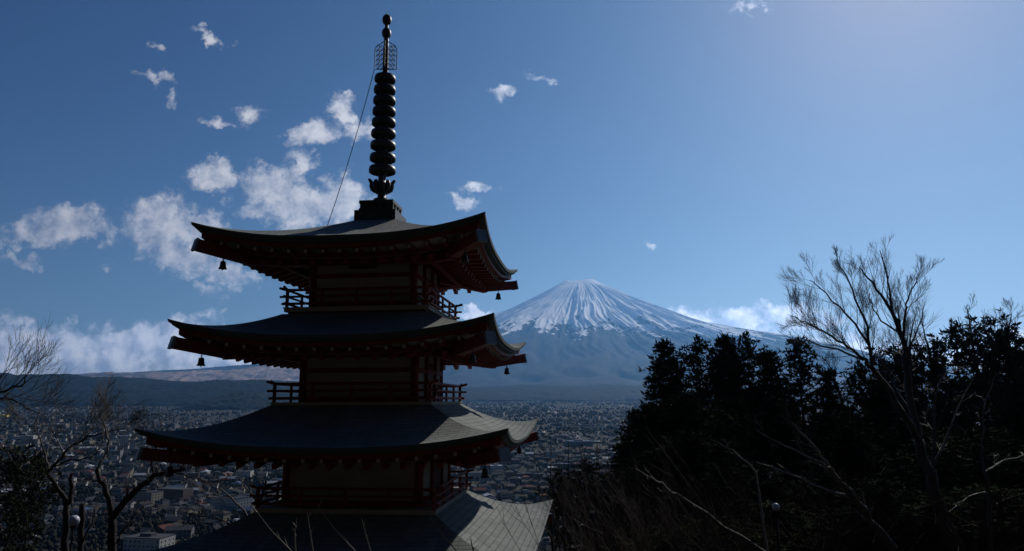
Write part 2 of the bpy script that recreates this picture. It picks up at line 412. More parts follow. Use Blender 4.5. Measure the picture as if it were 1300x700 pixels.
# --- haze: one closed box round everything
hz = MB(); hz.box((-19500, -420, -135), (19500, 31500, 3150))
hm = bpy.data.materials.new('haze'); hm.use_nodes = True
t = NT(hm.node_tree)
HAZE_DENSITY = 0.000033
vol = t.node('ShaderNodeVolumePrincipled', ins={'Color': (0.20, 0.51, 1.0, 1), 'Density': HAZE_DENSITY, 'Anisotropy': 0.5})
out = t.node('ShaderNodeOutputMaterial'); t.t.links.new(vol.outputs[0], out.inputs['Volume'])
ho = hz.build('haze', hm); tag(ho, kind='stuff')

# ------------------------------------------------------------------ pagoda
YAW = -0.111
PC = Vector((20*math.sin(-0.192), 20*math.cos(-0.192), -8.8))
PAG = empty('pagoda', PC, 'tall five-storey red and cream pagoda with dark upturned copper roofs and bronze spire', 'pagoda', rz=YAW)
Z0 = 8.8                                            # eye height above the pagoda's ground
def P2W(x, y, z):                                    # pagoda x, y and height relative to the eye -> world
    c, s = math.cos(YAW), math.sin(YAW)
    return Vector((PC.x + x*c - y*s, PC.y + x*s + y*c, z))
def side(k, o, a, z):                                # side k: 0 front(-y) 1 right(+x) 2 back(+y) 3 left(-x); o outward, a along
    x, y = ((a, -o), (o, a), (-a, o), (-o, -a))[k]
    return (x, y, z + Z0)
SAG = 0.42
def eave_z(zt, u): return zt - SAG + SAG*abs(u)**2.6
def make_roof(e, zt, w0, zi):
    NS, NA = 15, 33
    mb = MB(); uvs = []
    zm = zt - SAG
    ts = [math.copysign(abs(q)**0.85, q) for q in np.linspace(-1, 1, NA)]
    def top(s, u):
        g = 1-(1-s)**1.45
        o = w0 + (e-w0)*s
        bow = 0.09*(1-abs(u)**3)*s*s
        return o-bow, u*o, zi + (zm-zi)*g + SAG*abs(u)**2.6*s**2.2
    for k in range(4):
        o0 = len(mb.v); rows = []
        ss = np.linspace(0, 1, NS)
        for s in ss: rows.append([top(s, u) for u in ts])
        # edge profile, then underside back in
        for din, dz in ((0.015, 0.075), (0.07, 0.085), (0.075, 0.14), (0.2, 0.17)):
            row = []
            for u in ts:
                o, a, z = top(1, u); row.append((o-din, a*(o-din)/o, z-dz))
            rows.append(row)
        row = []
        for u in ts: row.append((w0*0.9, u*w0*0.9, zi-0.25 if zi-0.25 < zm+0.3 else zm+0.1))
        rows.append(row)
        for r in rows:
            for (o, a, z) in r: mb.v.append(side(k, o, a, z))
        L = math.hypot(e-w0, zi-zm)
        for i in range(len(rows)-1):
            for j in range(NA-1):
                q = (o0+i*NA+j, o0+i*NA+j+1, o0+(i+1)*NA+j+1, o0+(i+1)*NA+j)
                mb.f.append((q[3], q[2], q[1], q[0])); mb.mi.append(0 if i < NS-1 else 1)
                def uvof(ii, jj):
                    v_ = -(ii/(NS-1))*L if ii < NS else -L-0.05*(ii-NS+1)
                    return (rows[min(ii, NS-1)][jj][1]+20, v_+30)
                uvs += [uvof(i+1, j), uvof(i+1, j+1), uvof(i, j+1), uvof(i, j)]
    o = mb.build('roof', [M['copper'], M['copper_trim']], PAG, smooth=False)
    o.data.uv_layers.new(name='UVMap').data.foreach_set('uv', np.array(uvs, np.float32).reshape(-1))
    return o
def make_eaves(roof, e, zt, b, tier):
    """fascia, soffits, two layers of rafters, hip beams and the purlin"""
    zm = zt-SAG
    of, ol = e-0.34, e-0.86                          # outer ends of flying and lower rafters
    fas = MB(); sof = MB()
    ts = np.linspace(-1, 1, 25)
    for k in range(4):
        for j in range(24):
            u0, u1 = ts[j], ts[j+1]
            def pt(din, dz, u): o = e-0.09*(1-abs(u)**3)-din; return side(k, o, u*o, eave_z(zt, u)-dz)
            for din, d0, d1, th_ in ((0.19, 0.165, 0.26, 0.12),):
                d1 = d1 + 0.22*min(abs(u0), abs(u1))**9
                vs = [pt(din, d0, u0), pt(din, d0, u1), pt(din, d1, u1), pt(din, d1, u0), pt(din+th_, d0, u0), pt(din+th_, d0, u1), pt(din+th_, d1, u1), pt(din+th_, d1, u0)]
                fas.add(vs, [(0,3,2,1),(4,5,6,7),(0,1,5,4),(3,7,6,2)])
            # soffit of flying layer, riser, soffit of lower layer
            def sp(o, z, u): return side(k, o, u*o, z)
            za = lambda u: eave_z(zt, u)-0.235
            zc = lambda u: zm-0.26+0.30*abs(u)**3
            zb = lambda u: zm-0.42+0.22*abs(u)**3
            r0 = [sp(e-0.30, za(u), u) for u in (u0, u1)]; r1 = [sp(ol-0.05, zc(u), u) for u in (u0, u1)]
            r2 = [sp(ol-0.051, zb(u)+0.02, u) for u in (u0, u1)]; r3 = [sp(b-0.02, zm-0.02, u) for u in (u0, u1)]
            sof.add([*r0, *r1, *r2, *r3], [(0,1,3,2),(2,3,5,4),(4,5,7,6)])
    # lower fascia beam carrying the flying rafters
    fas_lo = MB()
    for k in range(4):
        for j in range(24):
            u0, u1 = ts[j], ts[j+1]
            def q(o, dz, u): return side(k, o, u*o, zm-0.42+0.22*abs(u)**3+dz)
            vs = [q(ol-0.04, 0.03, u0), q(ol-0.04, 0.03, u1), q(ol-0.04, 0.15, u1), q(ol-0.04, 0.15, u0), q(ol-0.16, 0.03, u0), q(ol-0.16, 0.03, u1), q(ol-0.16, 0.15, u1), q(ol-0.16, 0.15, u0)]
            fas_lo.add(vs, [(0,1,2,3),(7,6,5,4),(0,4,5,1),(3,2,6,7)])
    fas_lo.build('inner_fascia', M['red'], roof); fas.build('fascia', M['red'], roof); sof.build('soffit', M['cream'], roof)
    pitch = 0.43
    RM = [M['red'], M['white_paint']]
    for k in range(4):
        fl = MB(); lo = MB()
        n = int(e/pitch)
        for i in range(-n, n+1):
            a = i*pitch
            if abs(a) < e-0.32:
                u = a/e; z = eave_z(zt, u)-0.315; oo = of - 0.09*(1-abs(u)**3)
                oi = max(e-1.15, abs(a)*0.98)
                if oo-oi > 0.08:
                    one = MB() if (k == 0 and tier < 3) else fl
                    zi_ = zm-0.30+0.28*abs(u)**3
                    one.beam(side(k, oo, a, z), side(k, oi, a, zi_), 0.10, 0.11)
                    one.beam(side(k, oo, a, z), side(k, oo+0.012, a, z), 0.075, 0.085, mi=1)
                    if one is not fl: one.build('flying_rafter', RM, roof)
            if abs(a) < ol-0.05:
                u = a/e; oi = max(b-0.03, abs(a))
                if ol-oi > 0.08:
                    one = MB() if (k == 3 and tier < 2) else lo
                    one.beam(side(k, ol, a, zm-0.48+0.22*abs(u)**3), side(k, oi, a, zm-0.10), 0.115, 0.125)
                    if one is not lo: one.build('base_rafter', M['red'], roof)
        if fl.v: tag(fl.build('flying_rafters', RM, roof), kind='stuff')
        if lo.v: tag(lo.build('base_rafters', M['red'], roof), kind='stuff')
    for sx, sy in ((-1,-1),(1,-1),(1,1),(-1,1)):
        h = MB(); c = e-0.09
        P = lambda r, z: (sx*r, sy*r, z+Z0)
        h.beam(P(c, zt-0.55), P(c-0.9, zm-0.33), 0.24, 0.27)
        h.beam(P(c-0.85, zm-0.36), P(b-0.05, zm-0.22), 0.22, 0.27)
        hb = h.build('hip_beam', M['red'], roof)
        cp = MB(); cp.beam(P(c+0.012, zt-0.547), P(c-0.03, zt-0.562), 0.27, 0.30); cp.build('beam_cap', M['cap'], roof)
    pu = MB(); o = b+0.55
    for k in range(4): pu.beam(side(k, o, -o-0.25, zm-0.335), side(k, o, o+0.25, zm-0.335), 0.15, 0.17)
    pu.build('purlin', M['red'], roof)
def make_body(b, z0, z1, front='plain', beams=(), bal=None):
    """one storey: posts at the corners, plaster panels, doors in the middle bays"""
    walls = MB()
    walls.box((-b+0.06, -b+0.06, z0+Z0), (b-0.06, b-0.06, z1+Z0))
    bo = walls.build('wall', M['cream'], PAG)
    fr = MB(); pw = 0.19
    for sx, sy in ((-1,-1),(1,-1),(1,1),(-1,1)):
        x, y = sx*(b-pw/2), sy*(b-pw/2)
        po = MB(); po.tube([(x, y, z0+Z0), (x, y, z1+Z0)], pw/2+0.012, 12); po.build('post', M['red'], PAG, smooth=True)
    for k in range(4):
        for zz, h in beams: fr.beam(side(k, b-0.045, -b+pw, zz), side(k, b-0.045, b-pw, zz), 0.09, h)
        if k != 0 or front == 'door':
            for a in (-b/3, b/3): fr.beam(side(k, b-0.04, a, z0), side(k, b-0.04, a, z1), 0.09, 0.13, up=side(k, 1, 0, -Z0))
            dr = MB(); d0, d1 = z0+0.05, z0+(z1-z0)*0.72
            dr.beam(side(k, b-0.05, 0, d0), side(k, b-0.05, 0, d1), 2*b/3-0.135, 0.03, up=side(k, 1, 0, -Z0))
            dr.build('door', M['door'], PAG)
    fr.build('beams', M['red'], PAG)
def make_balcony(q, zf, zr):
    """floor with a pale lip, support box below, railing of three rails"""
    fb = MB(); fb.box((-q, -q, zf-0.10+Z0), (q, q, zf-0.02+Z0)); fb.box((-q-0.02, -q-0.02, zf-0.02+Z0), (q+0.02, q+0.02, zf+0.015+Z0))
    fl = fb.build('balcony', M['cream'], PAG)
    sb = MB(); sb.box((-q+0.22, -q+0.22, zr-0.5+Z0), (q-0.22, q-0.22, zf-0.14+Z0)); sb.box((-q+0.08, -q+0.08, zf-0.20+Z0), (q-0.08, q-0.08, zf-0.10+Z0))
    sb.build('support', M['red'], fl)
    for k in range(4):
        o = q-0.05
        for h, r, ext, curl in ((0.115, 0.035, 0.14, 0.0), (0.30, 0.03, 0.20, 0.0), (0.475, 0.036, 0.22, 0.06)):
            n = 24; pts = []
            for j in range(n+1):
                a = (-1+2*j/n)*(o+ext); over = max(0, abs(a)-(o-0.05))
                pts.append(side(k, o, a, zf+h+curl*(over/(ext+0.05))**1.6))
            ra = MB(); ra.tube(pts, r, 6); ra.build('rail', M['red'], fl)
        n = 5
        for j in range(n):
            a = -o + 2*o*j/(n-1)
            if j == n-1: continue
            po = MB(); po.beam(side(k, o, a*0.999, zf), side(k, o, a*0.999, zf+(0.47 if j in (0, n-1) else 0.46)), 0.075 if j in (0, n-1) else 0.055, 0.055)
            po.build('baluster', M['red'], fl)
TIERS = [  # tip half-width, tip z, roof inner half-width, inner z, body half-width, floor z of the storey under it
    (3.63, 4.36, 0.35, 5.22, 1.47, 2.43), (3.87, 1.96, 1.95, 2.27, 1.58, 0.00),
    (4.22, -0.54, 2.08, -0.06, 1.80, -2.53), (4.64, -3.15, 2.27, -2.62, 2.05, -5.35), (5.10, -5.95, 2.55, -5.45, 2.40, -8.35)]
for i, (e, zt, w0, zi, b, zf) in enumerate(TIERS):
    r = make_roof(e, zt, w0, zi); make_eaves(r, e, zt, b, i)
    zm = zt-SAG
    if i == 0: bs = ((3.33, 0.10), (3.85, 0.10), (2.52, 0.12), (2.80, 0.05))
    else: bs = ((zm-0.72, 0.12), (zf+0.09, 0.12), (zm-0.17, 0.10))
    if i in (2, 3): bs = ((zm-0.36, 0.12), (zf+0.09, 0.12))
    make_body(b, zf-0.02, zm-0.06, 'door' if i == 4 else 'plain', bs)
    if i < 4: make_balcony((1.92, 2.06, 2.25, 2.45)[i], zf, TIERS[i+1][3])
gr = MB()
gr.box((-0.36, -1.47-0.02, 3.52+Z0), (0.36, -1.40, 3.70+Z0))
for j in range(15): gr.box((-0.35+j*0.05, -1.51, 3.53+Z0), (-0.335+j*0.05, -1.48, 3.69+Z0))
gr.build('vent_grille', M['louvre'], PAG)
ba = MB()
for h0, h1, q in ((0, 0.35, 3.2), (0.35, 0.47, 3.05)): ba.box((-q, -q, h0-0.3), (q, q, h1))
ba.build('stone_base', M['stone'], PAG)

# spire: heights read from the photo along the axis
def zs(py):
    r0 = P2W(0, 0, 0); lo, hi = 3.0, 14.0
    for _ in range(40):
        m_ = (lo+hi)/2; v = CAM_ROT.transposed() @ Vector((r0.x, r0.y, m_))
        if 350 - v.y/(-v.z)*F_PX*(1) > py: lo = m_
        else: hi = m_
    return lo+Z0
sp = MB()
PXM = 1/42.0
b0, b1 = zs(276)-0.35, zs(260)
for q, a_, c_ in ((0.60, b0, b0+0.42), (0.50, b0+0.42, b0+0.50), (0.43, b0+0.50, b1-0.09), (0.50, b1-0.09, b1)):
    sp.box((-q, -q, a_), (q, q, c_))
for k in range(4):
    for a in (-0.42, -0.14, 0.14, 0.42): sp.beam(side(k, 0.455, a*0.98, b0+0.5-Z0), side(k, 0.455, a*0.98, b1-0.09-Z0), 0.07, 0.07)
SPIRE = sp.build('spire_base', M['bronze'], PAG)
sh_ = MB(); zt_ = zs(19)
sh_.lathe([(0.30, b1), (0.285, b1+0.07), (0.22, b1+0.16), (0.12, b1+0.20), (0.12, zs(243)), (0.20, zs(240)), (0.23, zs(236)), (0.11, zs(232)), (0.115, zs(225)), (0.10, zs(160)), (0.085, zs(94)), (0.075, zs(50)), (0.05, zs(30)), (0.02, zs(20)), (0.006, zs(14.3)), (0.001, zs(14.2))], 16)
sh_.build('spire_shaft', M['bronze'], PAG, smooth=True)
lt = MB()
for k in range(8):
    a = k*math.pi/4+0.3; ca_, sa_ = math.cos(a), math.sin(a)
    z_ = zs(243); pr = [(0.16, z_-0.02), (0.24, z_+0.06), (0.28, z_+0.16), (0.30, z_+0.25), (0.36, z_+0.33), (0.40, z_+0.36)] if k % 2 == 0 else [(0.16, z_-0.02), (0.22, z_+0.08), (0.25, z_+0.18), (0.24, z_+0.26), (0.25, z_+0.30)]
    lt.tube([(r*ca_, r*sa_, z) for r, z in pr], [0.07, 0.10, 0.09, 0.06, 0.045, 0.015][:len(pr)], 7)
lt.build('lotus_crown', M['bronze'], PAG, smooth=True)
RY = [217.4, 202, 186.3, 171.2, 157.1, 143.1, 129.3, 115.6, 101.6]
for i, yy in enumerate(RY):
    z = zs(yy)+0.03; Rr_ = 0.385-0.075*i/8; rg = MB()
    hh = 0.10
    rg.lathe([(Rr_-0.035, z-hh), (Rr_+0.005, z-hh+0.02), (Rr_+0.012, z), (Rr_-0.01, z+hh-0.02), (Rr_-0.09, z+hh+0.01), (Rr_-0.14, z+hh-0.015), (Rr_-0.10, z+hh-0.03), (Rr_-0.045, z+0.02), (Rr_-0.035, z-hh)], 28)
    rg.lathe([(0.09, z-0.10), (0.155, z-0.08), (0.165, z+0.06), (0.10, z+0.11)], 16)
    for k in range(8):
        a = k*math.pi/4; rg.beam((0.12*math.cos(a), 0.12*math.sin(a), z+0.035), ((Rr_-0.04)*math.cos(a), (Rr_-0.04)*math.sin(a), z+0.045), 0.055, 0.06)
    rg.build('spire_ring', M['bronze'], PAG, smooth=True)
fm = MB(); f0, f1 = zs(88.5), zs(53)
for k in range(4):
    a = k*math.pi/2+0.15; ca_, sa_ = math.cos(a), math.sin(a); w_ = 0.335; hgt = f1-f0
    P = lambda x, z: (x*ca_, x*sa_, f0+z)
    outl = [P(0.07, 0), P(w_, 0), P(w_, hgt*0.62)] + [P(w_-0.16*(1-math.cos(q)), hgt*0.62+0.26*math.sin(q)) for q in np.linspace(0.2, 1.5, 6)] + [P(0.08, hgt)]
    fm.tube(outl, 0.014, 5)
    for r_ in range(5):                              # pierced scrollwork
        for c_ in range(2):
            cx_, cz_ = 0.13+c_*0.115, 0.09+r_*0.155
            if cz_ > hgt*0.8 and c_: continue
            fm.tube([P(cx_+0.055*math.cos(q), cz_+0.07*math.sin(q)) for q in np.linspace(0, 5.4, 9)], 0.011, 4)
            fm.tube([P(cx_-0.05, cz_-0.07), P(cx_+0.05, cz_+0.07)], 0.009, 4)
    fm.tube([P(0.2, 0.0), P(0.19, hgt*0.88)], 0.009, 4)
fm.build('flame_ornament', M['bronze'], PAG)
for yy in (42.5, 25.5):
    jw = MB(); z = zs(yy); n = 10
    jw.lathe([(max(0.04, 0.142*math.sin(math.pi*j/n)**0.7), z-0.165*math.cos(math.pi*j/n)) for j in range(n+1)], 20)
    jw.build('jewel', M['bronze'], PAG, smooth=True)

# wind bells under the hip beams
bell_proto = None
CORN = {(-1,-1): 'front left', (1,-1): 'front right', (1,1): 'rear right', (-1,1): 'rear left'}
TN = ['topmost', 'second highest', 'third highest', 'fourth highest']
for i, (e, zt, w0, zi, b, zf) in enumerate(TIERS[:4]):
    for (sx, sy), cn in CORN.items():
        c = e-0.58; p = P2W(sx*c, sy*c, zt-0.875)
        lab = 'small dark bronze wind bell hanging under the %s corner of the %s roof' % (cn, TN[i])
        if bell_proto is None:
            bt = empty('wind_bell', p, lab, 'wind bell', 'wind bells under the roof corners')
            m1 = MB(); m1.lathe([(0.001, 0.0), (0.045, -0.005), (0.075, -0.03), (0.082, -0.10), (0.092, -0.17), (0.125, -0.225), (0.118, -0.225), (0.08, -0.17), (0.07, -0.03)], 14)
            m1.build('bell_body', M['bronze'], bt, smooth=True)
            m2 = MB(); m2.tube([(0, 0, 0.115), (0, 0, 0.0)], 0.011, 5); m2.tube([(0.03*math.cos(q), 0, 0.035+0.03*math.sin(q)) for q in np.linspace(0, 6.28, 9)], 0.008, 4)
            m2.build('hanger', M['bronze'], bt)
            m3 = MB(); m3.tube([(0, 0, -0.03), (0, 0, -0.235)], 0.008, 5); m3.box((-0.02, -0.004, -0.265), (0.02, 0.004, -0.225)); m3.build('clapper', M['bronze'], bt)
            bell_proto = bt
        else:
            bt = bell_proto.copy(); COL.objects.link(bt); bt.location = p; bt['label'] = lab
            for ch in bell_proto.children:
                cc = ch.copy(); COL.objects.link(cc); cc.parent = bt
        bt.rotation_euler = (0, 0, random.uniform(0, 3)); bt.scale = (0.85, 0.85, 0.9)
        # clear hook: bell hangs 3 cm below the beam

# stay wire from the flame ornament to the top roof
wa = P2W(-0.33, -0.05, zs(89)-Z0); wbp = P2W(-1.62, -0.3, 4.62)
pts = []
for j in range(17):
    q = j/16; p = wa.lerp(wbp, q); p.z -= 0.30*math.sin(math.pi*q)*0.8; pts.append(p)
wm = MB(); wm.tube(pts, 0.011, 5)
tag(wm.build('stay_wire', M['wire']), 'thin dark wire running from the spire down to the top roof', 'wire')

# ------------------------------------------------------------------ bare trees
def grow(mb, p, d, L, r, lev, R, up=0.12, dens=1.0, spread=0.75, minr=0.004):
    n = 5 if lev > 0 else 3
    pts = [p.copy()]; rs = [r]; cur = p.copy(); dd = d.copy()
    for i in range(n):
        dd = (dd + Vector((R.gauss(0, .09), R.gauss(0, .09), R.gauss(0, .07)+up*0.5))).normalized()
        cur = cur + dd*(L/n); pts.append(cur.copy()); rs.append(max(minr*(.6 if lev == 0 else 1), r*(1-0.8*(i+1)/n)))
    mb.tube(pts, rs, 5 if r > 0.03 else 3, cap=False)
    if lev <= 0: return
    kids(mb, pts, rs, L, lev, R, up, dens, spread, minr)
def kids(mb, pts, rs, L, lev, R, up, dens, spread, minr, start=0.2):
    nk = max(2, int(round(R.uniform(4.5, 7)*dens)))
    seg = len(pts)-1
    for k in range(nk):
        q = start + (1-start)*(k+R.random())/nk
        f = min(q*seg, seg-1e-3); i = int(f); fr = f-i
        p = pts[i].lerp(pts[i+1], fr); ax = (pts[i+1]-pts[i]).normalized(); r = rs[i]*(1-fr)+rs[i+1]*fr
        rnd = Vector((R.gauss(0, 1), R.gauss(0, 1), R.gauss(0, 1))); perp = (rnd - ax*rnd.dot(ax)).normalized()
        a = R.uniform(0.5, 1.1)*spread
        d = (ax*math.cos(a)+perp*math.sin(a)).normalized()
        grow(mb, p, d, L*R.uniform(0.42, 0.78)*(1.15-0.6*q), max(minr, r*0.42), lev-1, R, up, dens, spread, minr)
def limbs_tree(name, d, limbs, label, cat='tree', group=None, m=None, mt=None, seed=1, lev=3, dens=1.0, up=0.1, base=None, spread=0.72, minr=0.004):
    """limbs: list of (photo px polyline, r0, r1, twig length, depth drift)"""
    R = random.Random(seed)
    if base is None: base = W(limbs[0][0][0][0], limbs[0][0][0][1], d)
    gz = float(ground_h(np.array([base.x]), np.array([base.y]))[0])
    root = empty(name, (base.x, base.y, gz), label, cat, group)
    tm, cm = MB(), MB(); o = Vector((base.x, base.y, gz))
    foot = [Vector((0.0, 0.0, -0.3)), base-o]
    for li, (poly, r0, r1, tl, drift) in enumerate(limbs):
        pts = [W(a, b_, d + drift*j/max(1, len(poly)-1)) - o for j, (a, b_) in enumerate(poly)]
        fine = []
        for j in range(len(pts)-1):
            for q in (0, 0.34, 0.67): fine.append(pts[j].lerp(pts[j+1], q)+Vector((R.gauss(0, .02), R.gauss(0, .03), R.gauss(0, .02)))*(0 if j == 0 and q == 0 else 1))
        fine.append(pts[-1])
        rs = [r0+(r1-r0)*j/(len(fine)-1) for j in range(len(fine))]
        if li == 0:
            tm.tube([foot[0]] + fine, [r0*1.25] + rs, 9)
        else: (tm if r0 > 0.06 else cm).tube(fine, rs, 7, cap=False)
        if tl > 0:
            L = tl/0.5; segs = max(1, len(fine)//4)
            kids(cm, fine, rs, L, lev, R, up, dens*segs*0.55, spread, minr, start=0.12 if li else 0.45)
    tm.build('trunk', m or M['bark'], root, smooth=True); cm.build('branches', mt or M['twig'], root)
    return root

limbs_tree('birch_tree', 20, [
  ([(1226,740),(1217,696),(1200,662),(1184,621),(1176,590),(1166,559)], .19, .13, 0, 0),
  ([(1166,559),(1157,511),(1149,460),(1148,446),(1143,418),(1135,402)], .115, .06, 1.15, 1),
  ([(1135,402),(1120,376),(1101,352),(1091,339)], .05, .015, .85, 1),
  ([(1135,402),(1130,375),(1127,352),(1117,318)], .045, .012, .8, 1.5),
  ([(1146,432),(1149,400),(1151,386),(1158,368),(1164,352)], .04, .012, .85, -.5),
  ([(1166,559),(1152,535),(1131,498),(1107,467)], .10, .065, .2, -1.5),
  ([(1107,467),(1104,436),(1102,415),(1086,378),(1075,352),(1062,330)], .05, .012, .9, -.5),
  ([(1104,440),(1086,410),(1065,391),(1038,363),(1028,356)], .038, .010, .95, -1),
  ([(1109,468),(1099,459),(1078,441),(1057,428),(1023,408),(1004,401)], .055, .012, 1.1, -2),
  ([(1096,457),(1065,444),(1033,435),(1014,430)], .035, .010, 1.0, -1),
  ([(1145,425),(1120,408),(1108,392),(1104,372)], .03, .010, 1.0, 1),
  ([(1181,610),(1187,560),(1186,525),(1191,490),(1204,470)], .05, .015, 1.0, 1),
  ([(1181,600),(1200,560),(1216,520),(1236,480)], .045, .012, .5, 1.5),
 ], 'tall bare birch-like tree with wide fine branches rising above the dark evergreens', m=M['bark_mid'], seed=5, lev=3, dens=.92, up=0.20, spread=.62, minr=0.0028)
limbs_tree('bare_tree', 16, [
  ([(1150,730),(1135,696),(1107,662),(1077,625),(1052,594)], .10, .05, .4, -1),
  ([(1052,594),(1037,572),(1022,552),(1005,536)], .035, .010, .5, -.5),
  ([(1077,630),(1028,614),(994,599),(960,587)], .035, .010, .5, -1),
  ([(1060,602),(1033,582),(995,565),(960,546)], .030, .008, .5, -1)],
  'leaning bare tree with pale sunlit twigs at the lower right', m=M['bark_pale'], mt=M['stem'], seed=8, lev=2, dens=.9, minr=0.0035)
limbs_tree('bare_tree', 15, [
  ([(1000,735),(985,712),(920,668),(858,627)], .07, .03, .35, -1),
  ([(858,627),(840,615),(822,605),(806,595)], .025, .006, .3, -.5),
  ([(975,705),(960,600),(931,572),(902,558)], .03, .008, .4, 1)],
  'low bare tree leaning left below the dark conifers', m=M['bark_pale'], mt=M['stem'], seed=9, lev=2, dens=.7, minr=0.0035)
limbs_tree('bare_tree', 17, [
  ([(1262,740),(1258,700),(1256,640),(1250,600)], .06, .035, .3, 0),
  ([(1250,600),(1265,590),(1290,580),(1310,578)], .03, .01, .4, 1), ([(1252,625),(1236,628),(1215,640),(1205,650)], .02, .006, .3, -1),
  ([(1250,600),(1246,560),(1250,520),(1262,480)], .03, .008, .4, 1)],
  'slim bare tree close to the right edge of the photo', m=M['bark_pale'], mt=M['twig'], seed=10, lev=2, dens=1.0)
for i, (pl, lab) in enumerate([
  ([(1245,520),(1240,470),(1234,430),(1228,392)], 'bare treetop poking up behind the spreading pine'),
  ([(1190,520),(1184,470),(1178,440),(1170,408)], 'thin bare treetop between the birch and the spreading pine'),
  ([(1262,500),(1270,450),(1280,420),(1284,398)], 'bare treetop right of the spreading pine'),
  ([(1075,540),(1066,500),(1058,478),(1052,462)], 'small bare treetop below the birch limbs beside the round-topped evergreen')]):
    limbs_tree('bare_tree', 48+2*i, [(pl, .13, .03, 1.5, 0), ([pl[1], (pl[1][0]-16, pl[2][1]+4), (pl[1][0]-24, pl[3][1]+10)], .06, .02, 1.3, 1), ([pl[1], (pl[1][0]+14, pl[2][1]), (pl[1][0]+22, pl[3][1]+12)], .06, .02, 1.3, -1)],
               lab, group='bare treetops behind the evergreens', seed=20+i, lev=3, dens=1.0, up=.2, minr=0.008)
# left side
limbs_tree('bare_tree', 26, [
  ([(80,740),(82,698),(84,660),(84,636)], .135, .10, 0, 0),
  ([(84,636),(70,616),(62,603),(66,593)], .085, .06, .3, 0),
  ([(66,593),(80,578),(88,568),(111,555),(134,548),(160,545)], .06, .015, 1.5, -1),
  ([(62,603),(60,585),(52,565),(44,545),(50,520)], .05, .012, 1.5, 1),
  ([(84,640),(90,636),(91,618),(91,602)], .085, .06, .2, 0),
  ([(66,593),(90,585),(115,580),(130,572)], .035, .01, .6, -1)],
  'bare gnarled tree with a cut-off limb at the lower left', seed=31, lev=3, dens=.68, up=.16, spread=.6, minr=.0048)
limbs_tree('bare_tree', 24, [
  ([(142,740),(142,698),(142,656)], .15, .125, 0, 0),
  ([(142,656),(138,634),(128,610),(123,596)], .10, .06, .3, 0),
  ([(123,596),(132,582),(138,572),(136,555),(128,530),(118,508)], .05, .012, 1.5, 1),
  ([(144,656),(160,636),(180,616),(196,604),(216,598),(234,596)], .12, .05, .6, -1),
  ([(196,604),(192,585),(202,560),(215,540)], .04, .01, .6, -1), ([(216,598),(240,606),(262,612),(290,610)], .04, .01, 1.2, -1),
  ([(148,690),(156,672),(166,660),(176,650)], .045, .01, .5, 0)],
  'dark forked bare tree reaching right under the pagoda eaves', seed=32, lev=3, dens=.68, up=.16, spread=.6, minr=.0048)
limbs_tree('bare_tree', 22, [
  ([(-50,740),(-48,640),(-40,560),(-24,520)], .17, .09, .6, 0),
  ([(-24,520),(0,499),(15,492),(29,489),(34,476)], .05, .02, 1.5, 0),
  ([(-24,520),(0,505),(17,508),(34,518),(51,525)], .045, .012, 1.5, -1),
  ([(-24,520),(-10,490),(0,480),(8,470)], .045, .012, 1.3, 0),
  ([(-40,560),(-10,560),(8,575),(20,590)], .045, .012, 1.3, 0)],
  'bare tree at the left edge with dense upturned twigs', seed=33, lev=3, dens=.68, up=.2, spread=.6, minr=.0045)
limbs_tree('bare_tree', 30, [
  ([(104,740),(102,698),(104,660),(105,640)], .12, .10, .3, 0), ([(104,690),(112,672),(120,660),(121,646)], .05, .015, .6, 0)],
  'pruned dark trunk between the two forked bare trees', seed=34, lev=2, dens=.7, minr=.005)
limbs_tree('bare_tree', 30, [
  ([(318,740),(322,690),(330,640),(338,610)], .09, .05, .6, 0), ([(325,670),(300,640),(282,622),(262,615)], .05, .012, 1.3, 0), ([(330,640),(310,618),(300,600)], .04, .01, 1.2, 0),
  ([(322,690),(290,665),(270,655),(250,650)], .04, .01, 1.2, 0)],
  'low bare tree beside the left wall of the pagoda', seed=35, lev=3, dens=.7, minr=.005)
# thin bare trees right of the pagoda, in front of the town
for i, (x0, ytop, d) in enumerate([(700, 565, 42), (722, 560, 46), (758, 560, 50), (716, 606, 30), (745, 612, 26), (778, 600, 28)]):
    h = 700-ytop
    limbs_tree('bare_tree', d, [([(x0+4, 745), (x0+2, 700), (x0-2, 700-h*.5), (x0, ytop)], .09, .02, 1.3, 0),
        ([(x0+1, 690), (x0-14, 690-h*.4), (x0-20, ytop+20)], .04, .01, 1.0, 0), ([(x0, 680), (x0+14, 680-h*.4), (x0+18, ytop+14)], .04, .01, 1.0, 0)],
        ['slender bare tree right of the fourth roof tip', 'second slender bare tree right of the fourth roof tip, before the town', 'slender bare tree just left of the leftmost conifer',
         'brown bare sapling closest to the lit roof corner', 'brown bare sapling below the small pine', 'brown bare sapling at the foot of the leftmost conifer'][i],
        group='slender bare trees right of the pagoda', m=M['brush'], mt=M['brush'], seed=40+i, lev=3, dens=1.0, up=.2, minr=.006)

